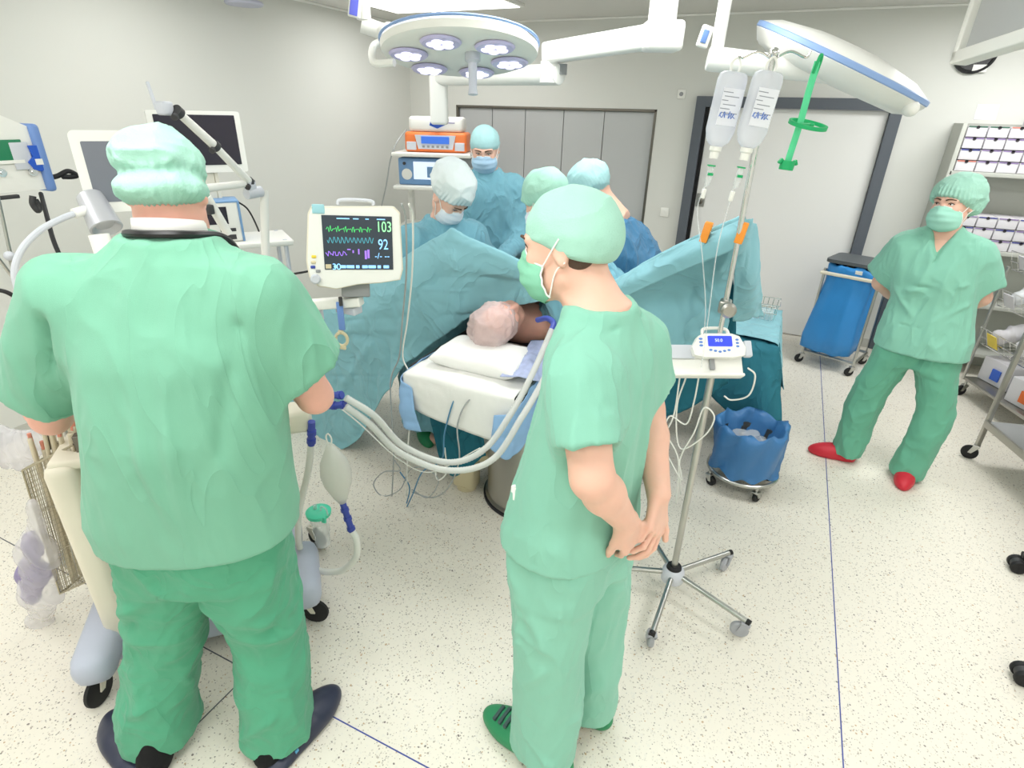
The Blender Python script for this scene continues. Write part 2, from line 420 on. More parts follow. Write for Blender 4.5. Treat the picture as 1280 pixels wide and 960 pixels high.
struct('wall_left', MB().box((XL - .05, (YB + YF) / 2, ZC / 2), (.1, YB - YF, ZC)), MATS['wall_paint'])
struct('wall_right', MB().box((XR + .05, (YB + YF) / 2, ZC / 2), (.1, YB - YF, ZC)), MATS['wall_paint'])
struct('wall_front', MB().box(((XL + XR) / 2, YF - .05, ZC / 2), (XR - XL, .1, ZC)), MATS['wall_paint'])
# back wall with openings for window and door
DX0, DX1, DZ = -.92, .68, 2.06; WX0, WX1, WZ0, WZ1 = -3.42, -1.27, .90, 1.945
b = MB()
def seg(x0, x1, z0, z1): b.box(((x0 + x1) / 2, YB + .06, (z0 + z1) / 2), (x1 - x0, .12, z1 - z0))
seg(XL - .1, WX0, 0, ZC); seg(WX1, DX0, 0, ZC); seg(DX1, XR + .1, 0, ZC); seg(DX0, DX1, DZ, ZC); seg(WX0, WX1, 0, WZ0); seg(WX0, WX1, WZ1, ZC)
struct('wall_back', b, MATS['wall_paint'])
o = struct('trim_1', MB().tube([(XL + .005, y, ZC - .006) for y in (YF, YB)], .012, 6, 1), MATS['joint_white']); o = struct('trim_2', MB().tube([(x, YB - .005, ZC - .006) for x in (XL, XR)], .012, 6, 1), MATS['joint_white'])
mat('base_grey', (196, 196, 188), .6)
for nm, c, d in (('baseboard_left', (XL + .004, (YB + YF) / 2, .04), (.008, YB - YF, .08)), ('baseboard_back', ((XL + DX0) / 2, YB - .004, .04), (DX0 - XL, .008, .08)), ('baseboard_right', ((XR + DX1) / 2, YB - .004, .04), (XR - DX1, .008, .08))): struct(nm, MB().box(c, d), MATS['base_grey'])
# window closed by grey metal slat panels
wn = thing('window_1', 'wide grey panelled window with thin steel frame in the back wall', 'window', ((WX0 + WX1) / 2, YB, WZ0)); wn['kind'] = 'structure'
b = MB(); W_, H_ = WX1 - WX0, WZ1 - WZ0
for c, d in ((((WX0 + WX1) / 2, YB + .01, WZ1 - .012), (W_, .03, .024)), (((WX0 + WX1) / 2, YB + .01, WZ0 + .012), (W_, .03, .024)), ((WX0 + .012, YB + .01, (WZ0 + WZ1) / 2), (.024, .03, H_)), ((WX1 - .012, YB + .01, (WZ0 + WZ1) / 2), (.024, .03, H_))): b.box(c, d, None, .004)
obj('window_frame', b, MATS['steel_dark'], wn, 0)
edges = [WX0 + .024, -3.0, -2.62, -2.2, -1.78, WX1 - .024]
for i in range(5):
    x0, x1 = edges[i] + .003, edges[i + 1] - .003
    obj('panel', MB().box(((x0 + x1) / 2, YB + .045, (WZ0 + WZ1) / 2), (x1 - x0, .03, H_ - .05), None, .004), MATS['panel_grey'], wn, 0)
obj('panel_backing', MB().box(((WX0 + WX1) / 2, YB + .08, (WZ0 + WZ1) / 2), (W_ - .04, .02, H_ - .04)), MATS['gap_black'], wn, 0)
# sliding door
dr = thing('door_1', 'wide white door in dark grey metal frame in the back wall', 'door', ((DX0 + DX1) / 2, YB, 0)); dr['kind'] = 'structure'
b = MB(); fw_ = .085
b.box((DX0 + fw_ / 2, YB - .01, DZ / 2), (fw_, .1, DZ), None, .004); b.box((DX1 - fw_ / 2, YB - .01, DZ / 2), (fw_, .1, DZ), None, .004); b.box(((DX0 + DX1) / 2, YB - .0105, DZ - fw_ / 2), (DX1 - DX0 - .002, .098, fw_), None, .004)
obj('door_frame', b, MATS['door_frame_grey'], dr, 0)
obj('door_seal', MB().box((DX0 + fw_ + .016, YB + .01, DZ / 2 - .04), (.03, .05, DZ - .09)), MATS['gap_black'], dr, 0)
obj('door_leaf', MB().box(((DX0 + DX1) / 2 + .015, YB + .025, DZ / 2 - .04), (DX1 - DX0 - 2 * fw_ - .035, .045, DZ - fw_ - .012), None, .004), MATS['door_leaf'], dr, 0)
h = obj('door_handle', MB().box((-.755, YB - .0, 1.18), (.075, .012, .12), None, .003), MATS['steel_brushed'], dr, 0)
obj('recess', MB().ell((-.755, YB - .008, 1.17), (.022, .006, .03)).box((-.755, YB - .012, 1.21), (.03, .012, .012)), MATS['steel_dark'], h)
for i, (x, z, r_) in enumerate(((-1.068, 2.075, .035), (-1.075, 1.04, .04))):
    t = thing('wall_socket', ('small round wall sensor above, between the window and the door top', 'white square wall switch between the window and the dark door frame')[i], ('sensor', 'switch')[i], (x, YB, z))
    obj('plate', MB().box((x, YB - .006, z), (r_ * 2, .012, r_ * 2.2), None, .006), MATS['plastic_white'], t); obj('cover', MB().cyl((x, YB - .012, z), (x, YB - .018, z), r_ * .5), MATS['plastic_grey'] if i == 0 else MATS['plastic_white'], t)
# blue welded seams of the floor covering
for i, (a, c, m_) in enumerate((((.54, YF, 0), (.54, YB, 0), 'seam_blue'), ((XL, .906, 0), (-1.40, .906, 0), 'seam_dark'), ((-1.40, .906, 0), (.2, .906, 0), 'seam_blue'), ((-1.45, .906, 0), (-1.45, YF, 0), 'seam_dark'))):
    a, c = V(a), V(c); d = (c - a); o = struct('trim_%d' % (3 + i), MB().box((a + c) / 2 + V((0, 0, .0006)), (max(abs(d.x), .004), max(abs(d.y), .004), .0012)), MATS[m_])
# ceiling light panels (real fittings: frame + diffuser, with an area lamp under each)
def panel(x, y, lab, first=[0]):
    t = thing('ceiling_light', lab, 'ceiling light', (x, y, ZC)); first[0] += 1
    obj('frame', MB().box((x, y, ZC - .012), (1.26, .66, .024), None, .004), MATS['plastic_white'], t); obj('diffuser', MB().box((x, y, ZC - .026), (1.2, .6, .008)), MATS['lamp_diffuser'], t)
    L = bpy.data.lights.new('panel_light', 'AREA'); L.shape = 'RECTANGLE'; L.size = 1.2; L.size_y = .6; L.energy = LAMP_W * (.62 if x < -2 and y < 4 else 1.1) * ((.75 if x < 0 else 1.7) if y > 4 else 1); L.color = (1.0, 1.0, 1.0)
    lo = bpy.data.objects.new('panel_light', L); COL.objects.link(lo); lo.location = (x, y, ZC - .04)
k = 0
for y in (-1.6, .4, 2.6, 4.7):
    for x in (-2.9, -.9, 1.4):
        if (x, y) == (-.9, 4.7): continue
        panel(x, y, 'bright ceiling light panel ' + (('at the left wall', 'over the middle', 'at the right')[(-2.9, -.9, 1.4).index(x)]) + ' of the ' + (('front', 'second', 'third', 'rear')[(-1.6, .4, 2.6, 4.7).index(y)]) + ' row'); k += 1
# ------------------------------------------------------------------ people
mat('skin', (232, 186, 165), .5, bump=.08, bscale=300, sss=.15, var=.06, vscale=25)
mat('skin_pink', (236, 178, 160), .5, sss=.15, var=.08, vscale=25)
mat('scrub_green', (124, 184, 157), .85, bump=.25, bscale=700, sheen=.15, spec=.2, var=.04, vscale=3, wrk=(5.5, .016, (1, 1, .35)))
mat('scrub_deep', (88, 166, 132), .85, bump=.25, bscale=700, sheen=.15, spec=.2, var=.05, vscale=4, wrk=(6, .016, (1, 1, .8)))
mat('scrub_mid', (108, 178, 150), .85, bump=.25, bscale=700, sheen=.15, spec=.2, var=.04, vscale=4, wrk=(5.5, .016, (1, 1, .35)))
mat('scrub_aqua', (138, 198, 176), .85, bump=.25, bscale=700, sheen=.15, spec=.2, var=.04, vscale=3, wrk=(5.5, .016, (1, 1, .35)))
mat('cap_mint', (168, 216, 198), .8, bump=.5, bscale=260, spec=.15, sheen=.1, var=.05, vscale=20)
mat('cap_band', (214, 240, 230), .8, bump=.4, bscale=260, spec=.15)
mat('mask_green', (136, 200, 170), .8, bump=.3, bscale=500, spec=.15)
mat('mask_mint', (170, 226, 208), .8, bump=.3, bscale=500, spec=.15)
mat('mask_white', (232, 238, 246), .8, bump=.3, bscale=500, spec=.15)
mat('mask_blue', (176, 208, 232), .8, bump=.3, bscale=500, spec=.15)
mat('cap_white', (226, 236, 236), .8, bump=.5, bscale=200, spec=.15, var=.06, vscale=25)
mat('cap_aqua', (170, 212, 214), .8, bump=.5, bscale=200, spec=.15, var=.1, vscale=25)
mat('gown_teal', (124, 178, 194), .85, bump=.3, bscale=500, sheen=.1, spec=.15, var=.08, vscale=5, wrk=(8, .025, (1, 1, .6)))
mat('gown_blue', (74, 122, 158), .85, bump=.3, bscale=500, sheen=.1, spec=.15, var=.1, vscale=5, wrk=(8, .025, (1, 1, .6)))
mat('strap_white', (244, 244, 240), .8)
mat('eye_white', (238, 234, 230), .2); mat('iris_dark', (52, 40, 34), .15); mat('brow_brown', (92, 68, 52), .9)
mat('lash', (40, 30, 28), .8); mat('hair_dark', (82, 64, 52), .7, bump=.6, bscale=300)
mat('clog_red', (206, 44, 60), .45, bump=.1, bscale=80); mat('clog_green', (44, 138, 92), .5, bump=.15, bscale=80)
mat('clog_patch', (60, 84, 82), .6); mat('clog_navy', (48, 52, 72), .4); mat('sock_black', (18, 18, 20), .95, bump=.5, bscale=500)
mat('stethoscope_black', (30, 30, 32), .35); mat('badge_blue', (90, 170, 215), .4); mat('collar_white', (240, 238, 234), .8)

class TF:
    """adds primitives of a sub-frame (head, hand) to an SDF"""
    def __init__(s, sd, T): s.sd = sd; s.T = T; s.k = T.to_scale().x; s.R = np.array(T.to_3x3()) / s.k
    def p(s, a): return tuple(s.T @ V(a))
    def cap(s, a, b, ra, rb=None, k=0., op='u'): s.sd.cap(s.p(a), s.p(b), ra * s.k, (ra if rb is None else rb) * s.k, k, op)
    def ell(s, c, r, k=0., op='u', rot=None): s.sd.ell(s.p(c), tuple(q * s.k for q in (r if not isinstance(r, (int, float)) else (r, r, r))), s.R if rot is None else s.R @ np.array(rot), k, op)
def head_ops(sd, T, w=1.0, ear=True):
    t = TF(sd, T)
    t.ell((0, -.012, .028), (.074 * w, .096, .090)); t.ell((0, .034, -.032), (.060 * w, .060, .080), k=.04)
    t.cap((-.030, .06, -.085), (.030, .06, -.085), .026, k=.03); t.ell((0, .078, -.098), (.020, .017, .018), k=.02)
    t.cap((-.052 * w, .0, -.060), (-.030, .055, -.085), .022, .022, k=.03); t.cap((.052 * w, .0, -.060), (.030, .055, -.085), .022, .022, k=.03)
    for sx in (-1, 1):
        t.ell((sx * .038, .062, -.022), (.022, .024, .020), k=.02)
        t.ell((sx * .031, .098, .010), (.017, .014, .012), k=.014, op='s')
        t.cap((sx * .014, .088, .026), (sx * .046, .074, .026), .009, .008, k=.014)
        t.cap((sx * .019, .079, .017), (sx * .043, .072, .015), .006, .005, k=.006)
        t.cap((sx * .020, .078, .001), (sx * .042, .071, .002), .005, .004, k=.006)
        if ear:
            t.ell((sx * .077 * w, -.008, -.002), (.010, .019, .031), k=.008); t.ell((sx * .083 * w, -.010, -.026), (.007, .010, .010), k=.006)
            t.ell((sx * .088 * w, -.004, .002), (.006, .010, .016), k=.006, op='s')
        t.ell((sx * .012, .101, -.038), (.009, .010, .008), k=.008)
    t.cap((0, .088, .012), (0, .112, -.034), .008, .011, k=.014)
    t.cap((-.018, .087, -.066), (.018, .087, -.066), .0065, k=.008); t.cap((-.014, .086, -.078), (.014, .086, -.078), .007, k=.008)
def hand_ops(sd, W, d, pn, side, curls=((20, 25, 15),) * 4, thumb=(.55, .75, .35), tcurl=20, r=.0084, sc=1.04):
    d = V(d).normalized(); pn = V(pn); pn = (pn - d * pn.dot(d)).normalized(); sv = V(side); sv = (sv - d * sv.dot(d) - pn * sv.dot(pn)).normalized(); W = V(W)
    lat = (.034, .0115, -.0115, -.0335); ln = ((.043, .027, .021), (.048, .031, .022), (.044, .029, .022), (.034, .021, .019)); pl = (.088, .092, .088, .081)
    tips = []
    for i in range(4):
        kn = W + d * pl[i] * sc + sv * lat[i] * sc
        sd.cap(tuple(W + sv * lat[i] * .55 * sc + d * .01), tuple(kn), .0145 * sc, .0115 * sc, k=.014)
        p = kn; a = 0
        for j in range(3):
            a += math.radians(curls[i][j]); v = (d * math.cos(a) + pn * math.sin(a) + sv * (lat[i] * 1.2)).normalized(); q = p + v * ln[i][j] * sc
            rr = r * sc * (1, .93, .86)[j] * (.9 if i == 3 else 1); sd.cap(tuple(p), tuple(q), rr * 1.03, rr * .94, k=.003 if j else .005); p = q
        tips.append(p)
    b = W + d * .022 * sc + sv * .020 * sc + pn * .004; v = (d * thumb[0] + sv * thumb[1] + pn * thumb[2]).normalized()
    c = b + v * .045 * sc; sd.cap(tuple(b), tuple(c), .0165 * sc, .0115 * sc, k=.014)
    ax = v.cross(pn).normalized()
    for L, rr in ((.031, .0105), (.025, .0092)):
        v = (v * math.cos(math.radians(tcurl)) + (d * .8 + pn * .4 - sv * .3).normalized() * math.sin(math.radians(tcurl))).normalized(); e = c + v * L * sc
        sd.cap(tuple(c), tuple(e), rr * sc, rr * .9 * sc, k=.006); c = e
    return tips
def arm_ops(sd, S, E, W, r=(.056, .046, .030), k=.03):
    S, E, W = V(S), V(E), V(W)
    sd.cap(tuple(S), tuple(E), r[0], r[1], k=k)
    m = E.lerp(W, .32); sd.cap(tuple(E), tuple(m), r[1] * .93, r[1] * .98, k=.02); sd.cap(tuple(m), tuple(W), r[1] * .98, r[2], k=.02)
def body(P, root, head_T, chest, arms, hands, legs, m='skin', headw=1.0, neck_r=.056, ear=True, hand_h=.003, head_h=.004):
    """one continuous skin surface: head, neck, trunk, arms with hands, legs with feet"""
    sd = SDF(); head_ops(sd, head_T, headw, ear)
    nb = V((chest[-1][1], chest[-1][2] - .01, chest[-1][0] - .02)); nt = head_T @ V((0, -.018, -.05))
    sd.cap(tuple(nb), tuple(nt), neck_r * 1.15, neck_r * .95, k=.035)
    sd.col(chest, k=.05)
    for S, E, W in arms: arm_ops(sd, S, E, W)
    for L in legs:
        for a, b, ra, rb in L: sd.cap(a, b, ra, rb, k=.03)
    for h in hands: hand_ops(sd, *h[:4], **h[4])
    hc = head_T.translation
    cuts = [(V(h[0]), V(h[1]).normalized()) for h in hands]
    big = SDF(); big.ops = list(sd.ops)
    zc = hc.z - .17
    lo = np.min([o[1] for o in sd.ops if o[4] == 'u'], 0) - .02; hi = np.max([o[2] for o in sd.ops if o[4] == 'u'], 0) + .02
    Ms = [sd.mesh(.007, lo=lo, hi=(hi[0], hi[1], zc + .006))]
    hl = [hc.x - .16, hc.y - .19, zc - .006]; hh = [hc.x + .16, hc.y + .19, hc.z + .17]
    Ms.append(sd.mesh(head_h, lo=hl, hi=hh))
    if hand_h:
        hs = SDF()
        for (S, E, W), h in zip(arms, hands):
            hs.cap(tuple(V(E).lerp(V(W), .8)), tuple(V(W)), .0335, .0305, k=.01); hand_ops(hs, *h[:4], **h[4])
        Ms.append(hs.mesh(hand_h, smooth=1))
    return obj('body', joinm(*Ms), MATS[m], root, smooth=180, local=True, normals=False)
def cap_mesh(T, kind='bouffant', h=.005, seed=0, sc=1.0):
    sd = SDF(); t = TF(sd, T)
    if kind == 'bouffant_band':
        t.ell((0, -.02, .058), (.090, .110, .076)); t.ell((0, -.035, -.004), (.095, .102, .048), k=.012); t.ell((0, .1, -.06), (.085, .11, .075), op='s', k=.02)
    elif kind == 'bouffant':
        t.ell((0, -.030, .046), (.108, .126, .102)); t.ell((0, -.085, .0), (.094, .075, .075), k=.05); t.ell((0, .095, -.058), (.075, .085, .10), op='s', k=.015)
    elif kind == 'round':
        t.ell((0, -.012, .045), (.096, .116, .094)); t.ell((0, .1, -.055), (.078, .085, .085), op='s', k=.015)
    else:
        t.ell((0, -.016, .040), (.083, .107, .084)); t.ell((0, -.040, -.0), (.080, .084, .07), k=.04)
    nrm = T.to_3x3() @ V({'skull': (0, .42, -.9), 'bouffant': (0, .55, -.83), 'bouffant_band': (0, .3, -.95), 'round': (0, .45, -.89)}[kind])
    p0 = T @ V({'skull': (0, .02, .004), 'bouffant': (0, .0, -.012), 'bouffant_band': (0, -.03, -.040), 'round': (0, .02, -.008)}[kind])
    c = T.translation; sd.half(tuple(p0), tuple(nrm), (c.x - .3, c.y - .3, c.z - .3), (c.x + .3, c.y + .3, c.z + .3), k=.012)
    M = sd.mesh(h); n = np.array(nrm.normalized()); p0 = np.array(p0); Ti = np.array(T.inverted())
    def f(P, N):
        e = -(P - p0) @ n; L = P @ Ti[:3, :3].T + Ti[:3, 3]; a = np.arctan2(L[:, 0], L[:, 1] + .02)
        if kind == 'skull': return .004 * ridge(L, (9, 14, 26), seed) - .002 + .0015 * np.exp(-(e / .012) ** 2)
        pk = np.sin(a * 38 + 3 * vnoise(L * 14, seed)) * np.exp(-np.abs(e - .012) / .03) * .0028
        band = (np.sin(a * 30 + 4 * vnoise(L * 12, seed)) * .002 - .006) * np.exp(-((L[:, 2] - .035 - .02 * (L[:, 1] > 0)) / .01) ** 2) if kind == 'bouffant_band' else 0
        return pk + band + .011 * (ridge(L, (11, 11, 16), seed) - .45) + .004 * (ridge(L, (26, 26, 34), seed + 5) - .4)
    return disp(M, f)
def mask(root, T, m, name='face_mask', strap=True, pleats=4, ear_z=.0):
    G = []; nu, nv = 29, 22
    prof = [(0, .100, .004), (.12, .116, -.008), (.3, .128, -.030), (.5, .124, -.058), (.7, .113, -.086), (.87, .094, -.114), (1, .066, -.128)]
    v_ = [p[0] for p in prof]
    for i in range(nu):
        row = []
        for j in range(nv):
            u = -1 + 2 * i / (nu - 1); v = j / (nv - 1)
            yf = np.interp(v, v_, [p[1] for p in prof]); z = np.interp(v, v_, [p[2] for p in prof])
            a = u * PI * .47; W = .066 + .010 * math.sin(v * PI)
            au = abs(u); nose = .03 * max(0, 1 - abs(v - .2) / .3) * min(1, au * 2.2) ** 1.2 * (1 - au)
            y = .028 + (yf - .028) * max(0, math.cos(a)) ** .75 - nose
            z2 = z + (-.058 - z) * .38 * au ** 1.6 - .012 * au * (1 - v)
            pl = .0016 * math.sin(v * PI * 2 * pleats) * (1 - au * .4)
            row.append(T @ V((W * math.sin(a) * (1.02 + pl), y + pl * 1.4, z2)))
        G.append(row)
    o = solid(obj(name, MB().grid(G), MATS[m], root, 60, local=True), .0022)
    b = MB()
    for i in (0, nu - 1): b.tube([G[i][j] for j in range(0, nv, 3)], .0022, 6, 2)
    b.tube([G[i][0] for i in range(0, nu, 2)], .002, 6, 2)
    obj('binding', b, MATS['strap_white'], o, local=True)
    if strap:
        b = MB()
        for s in (0, nu - 1):
            sx = -1 if s == 0 else 1
            b.tube([G[s][1], T @ V((sx * .081, .012, .0)), T @ V((sx * .088, -.012, .026 + ear_z))], .0018, 6, 5)
            b.tube([G[s][nv - 2], T @ V((sx * .078, .01, -.045)), T @ V((sx * .088, -.018, -.024))], .0018, 6, 5)
        obj('strap', b, MATS['strap_white'], o, local=True)
    return o
def eyes(root, T, gaze=(0, 1, 0), brow='brow_brown'):
    for sx in (-1, 1):
        c = V((sx * .0305, .0735, .0085)); e = obj('eye', MB(T).ell(c, .0112), MATS['eye_white'], root, 180, local=True)
        g = V(gaze).normalized(); b = MB(T); b.ell(c + g * .0062, (.0062, .0062, .0062)); obj('iris', b, MATS['iris_dark'], e, 180, local=True)
        b = MB(T); b.tube([(sx * .0165, .0865, .008), (sx * .030, .0885, .0155), (sx * .0445, .0785, .0095)], .0017, 6); obj('eyelashes', b, MATS['lash'], root, local=True)
        b = MB(T); b.tube([(sx * .011, .098, .0285), (sx * .028, .0965, .034), (sx * .049, .080, .029)], lambda k: .0042 - .0022 * k, 6); obj('eyebrow', b, MATS[brow], root, local=True)
def top(root, rows, sleeves, neck, m, name='scrub_top', fold=(), wr=(.008, (7, 7, 2.2)), seed=0, hem_open=.05, h=.007, vneck=None, slits=(), fine=.003):
    """loose tunic; sleeves = (shoulder, end, r0, r1); neck = (centre, radii, pitch)"""
    sd = SDF(); sd.col(rows, n=2.3)
    for a, b, ra, rb in sleeves:
        d = (V(b) - V(a)).normalized(); sd.cap(a, tuple(V(b) + d * rb), ra, rb, k=.07, end=(b, tuple(d)))
    for a, b, ra, rb in sleeves:
        d = (V(b) - V(a)).normalized()
        sd.cap(tuple(V(b) - d * .035), tuple(V(b) + d * .06), rb - .026, rb - .022, op='s')
    z0 = rows[0]
    if hem_open: sd.col([(z0[0] - .02, z0[1], z0[2], z0[3] - .024, z0[4] - .024), (z0[0] + hem_open, z0[1], z0[2], z0[3] - .03, z0[4] - .03)], op='s')
    for a, b in slits: sd.cap(a, b, .005, .002, op='s')
    if neck: sd.ell(*neck, op='s', k=.006)
    if vneck: sd.cap(vneck[0], vneck[1], vneck[2], .004, op='s', k=.006, flat=((0, 1, 0), 2.6))
    M = sd.mesh(h, smooth=2)
    hz = max(z0[0], .01)
    M = disp(M, lambda P, N: ((2.1 * wr[0]) * (ridge(P, wr[1], seed) - .35) + .006 * (ridge(P, tuple(2.3 * q for q in wr[1]), seed + 11, 1.2) - .4) + fine * (ridge(P, (22, 22, 9), seed + 4) - .4) + (2.1 * folds(P, fold) if fold else 0)) * np.clip((P[:, 2] - hz) / .08, .3, 1))
    return obj(name, (lap(M[0], M[1], .35), M[1]), MATS[m], root, 180, local=True, normals=False)
def trousers(root, legs, waist, m, seed=0, fold=(), wr=(.007, (7, 7, 3)), h=.007, name='scrub_trousers'):
    sd = SDF()
    for rows in legs: sd.col(rows, k=.03, n=2.2)
    sd.col(waist, k=.05)
    for rows in legs:
        z, x, y, a, b = rows[0]; sd.col([(z - .02, x, y, a - .022, b - .022), (z + .04, x, y, a - .028, b - .028)], op='s')
    M = sd.mesh(h)
    M = disp(M, lambda P, N: 1.7 * wr[0] * (ridge(P, wr[1], seed) - .35) + .006 * (ridge(P, tuple(2.3 * q for q in wr[1]), seed + 9, 1.2) - .4) + .004 * (ridge(P, (18, 18, 12), seed + 3) - .4) + (1.6 * folds(P, fold) if fold else 0))
    return obj(name, (lap(M[0], M[1], .35), M[1]), MATS[m], root, 180, local=True, normals=False)
def clog(root, x, y, th, m, L=.29, W=.105, strap=True, heel=.06, open_back=False, name='clog'):
    """shoe with its heel at (x, y); toes point along th (degrees from person's +y)"""
    T = place((x, y, 0), th); sd = SDF(); t = TF(sd, T)
    n = 14; last = None
    rows = []
    for i in range(n):
        k = i / (n - 1); yy = .02 + k * (L - .07)
        w = np.interp(k, (0, .3, .65, .85, 1), (.034, .036, .048, .045, .03)) * W / .105
        hz = np.interp(k, (0, .35, .6, .85, 1), (.062, .088, .084, .066, .05)) * (1.0 if not open_back else (np.interp(k, (0, .45, .6, 1), (.45, .45, 1, 1))))
        sk = .008 * k
        t.ell((-sk if x > 0 else sk, yy, hz * .42), (w, .045, hz * .6), k=.02)
    t.ell((0, .055, .10), (.030, .065, .052), k=.012, op='s')
    c = T.translation; sd.half((c.x, c.y, .002), (0, 0, -1), (c.x - .5, c.y - .5, -.1), (c.x + .5, c.y + .5, .2))
    o = obj(name, sd.mesh(.005), MATS[m], root, 180, local=True, normals=False)
    return o, T
def simple_leg(hip, knee, ankle, toe):
    return [(hip, knee, .075, .055), (knee, ankle, .055, .038), (ankle, (ankle[0], ankle[1], .045), .038, .04), ((ankle[0], ankle[1] - .02, .04), toe, .034, .026)]
def headT(p, yaw=0, pitch=0, roll=0):
    """yaw turns to the person's left, pitch nods down"""
    return Matrix.Translation(V(p)) @ Matrix.Rotation(math.radians(yaw), 4, 'Z') @ Matrix.Rotation(math.radians(-pitch), 4, 'X') @ Matrix.Rotation(math.radians(roll), 4, 'Y')
# ---- the broad man at the anaesthesia machine, seen from behind
def man_back():
    r = thing('person', 'broad man seen from behind in green scrubs and gathered mint cap, at the anaesthesia machine', 'person', (-1.295, .79, 0), 27)
    T = headT((.076, .055, 1.725), 8, 12) @ Matrix.Scale(.95, 4)
    chest = [(.84, -.015, -.02, .17, .11), (1.0, .0, -.02, .19, .12), (1.25, .04, -.03, .19, .125), (1.43, .06, -.02, .18, .10), (1.53, .07, -.01, .11, .07), (1.585, .08, 0, .06, .06)]
    arms = [((-.15, .0, 1.47), (-.335, .03, 1.16), (-.52, .22, 1.12)), ((.265, .0, 1.48), (.335, .06, 1.21), (.20, .32, 1.14))]
    hands = [((-.52, .22, 1.12), (-.6, .6, -.1), (.3, .2, -1), (.7, .7, 0), {}), ((.20, .32, 1.14), (-.3, 1, -.1), (0, -.1, -1), (-1, 0, 0), {})]
    legs = [simple_leg((-.13, 0, .80), (-.20, .02, .46), (-.275, -.08, .09), (-.34, .05, .03)), simple_leg((.09, 0, .80), (.11, .02, .46), (.105, -.08, .09), (.17, .05, .03))]
    body('b', r, T, chest, arms, hands, legs, 'skin_pink', 1.0, .060, hand_h=.004)
    top(r, [(.85, .004, -.03, .258, .17), (1.0, .020, -.03, .245, .175), (1.2, .052, -.035, .230, .178), (1.40, .062, -.03, .226, .15), (1.50, .065, -.015, .205, .115), (1.565, .075, -.002, .180, .10), (1.60, .08, .008, .132, .092), (1.632, .082, .016, .088, .083)],
        [((-.155, -.01, 1.49), (-.325, .03, 1.235), .092, .098), ((.268, -.01, 1.50), (.335, .04, 1.31), .090, .092)],
        ((.082, .03, 1.672), (.076, .080, .055)), 'scrub_green', seed=3, wr=(.009, (6, 6, 1.4)),
        fold=[((-.10, -.22, 1.40), (-.08, -.22, .93), .02, .007), ((.02, -.22, 1.40), (.05, -.22, .95), .016, .010), ((.10, -.22, 1.33), (.07, -.22, .88), .018, .010), ((.2, -.22, 1.2), (.2, -.2, .9), .02, .007), ((-.2, -.15, 1.40), (-.10, -.22, 1.12), .02, -.008), ((.24, -.15, 1.40), (.19, -.21, 1.15), .02, -.008), ((-.16, -.11, 1.48), (-.215, -.09, 1.30), .011, -.014), ((-.26, -.06, 1.42), (-.30, -.06, 1.28), .012, .008), ((.25, -.11, 1.48), (.26, -.09, 1.36), .010, -.010), ((-.02, -.2, 1.515), (.17, -.2, 1.515), .006, -.004)])
    trousers(r, [[(.05, -.275, -.065, .112, .12), (.22, -.25, -.05, .106, .115), (.42, -.195, -.01, .105, .115), (.72, -.105, -.01, .118, .145), (.9, -.07, -.01, .115, .155)], [(.05, .105, -.065, .112, .12), (.22, .11, -.05, .104, .113), (.42, .113, 0, .106, .115), (.72, .085, -.01, .125, .145), (.9, .06, -.01, .12, .155)]],
             [(.73, .0, -.015, .195, .155), (.83, .0, -.015, .208, .155), (1.0, .01, -.01, .2, .145)], 'scrub_deep', seed=8, wr=(.009, (7, 7, 7)),
             fold=[((-.3, -.12, .58), (-.1, -.14, .70), .018, .010), ((-.3, -.12, .52), (-.12, -.13, .64), .016, -.010), ((-.02, -.12, .66), (.2, -.12, .56), .018, .010), ((.0, -.12, .58), (.2, -.10, .52), .016, -.010), ((-.33, -.12, .18), (-.2, -.17, .3), .016, .009), ((.03, -.15, .12), (.16, -.17, .24), .016, .009), ((-.02, -.1, .5), (.08, -.14, .36), .014, -.008), ((-.02, -.1, .22), (.02, -.16, .06), .012, .008)])
    obj('surgical_cap', cap_mesh(T, 'bouffant_band', seed=2), MATS['cap_mint'], r, 180, local=True, normals=False)
    for s, x, y, a in ((-1, -.250, -.215, 48), (1, .105, -.19, -30)):
        q, Ts = clog(r, x, y, a, 'clog_navy', L=.33, W=.135, open_back=True, name='clog')
        obj('logo_dot', MB(Ts).box((s * .045, .085, .028), (.004, .012, .02)), MATS['badge_blue'], q, local=True)
        sd = SDF(); sd.cap((x, y + .05, .03), (x - .005 * s, y + .10, .2), .042, .048); sd.ell((x - s * .01, y + .065, .045), (.042, .065, .04), k=.03); obj('sock', sd.mesh(.005), MATS['sock_black'], r, 180, local=True, normals=False)
    b = MB(); b.tube([(.185, .13, 1.55), (.178, .06, 1.62), (.150, -.034, 1.644), (.083, -.068, 1.650), (.016, -.034, 1.644), (-.012, .06, 1.62), (-.018, .13, 1.55)], .0085, 8)
    obj('stethoscope', b, MATS['stethoscope_black'], r, local=True)
    b = MB(); G = []
    for i in range(25):
        a = math.radians(-215 + 250 * i / 24); G.append([V((.082 + (.074 - .002 * k) * math.cos(a), .022 + (.076 - .002 * k) * math.sin(a), 1.655 + dz - .008 * math.sin(a) * k)) for k, dz in enumerate((-.03, .0, .010))])
    solid(obj('undershirt_collar', b.grid(G), MATS['collar_white'], r, local=True), .003)
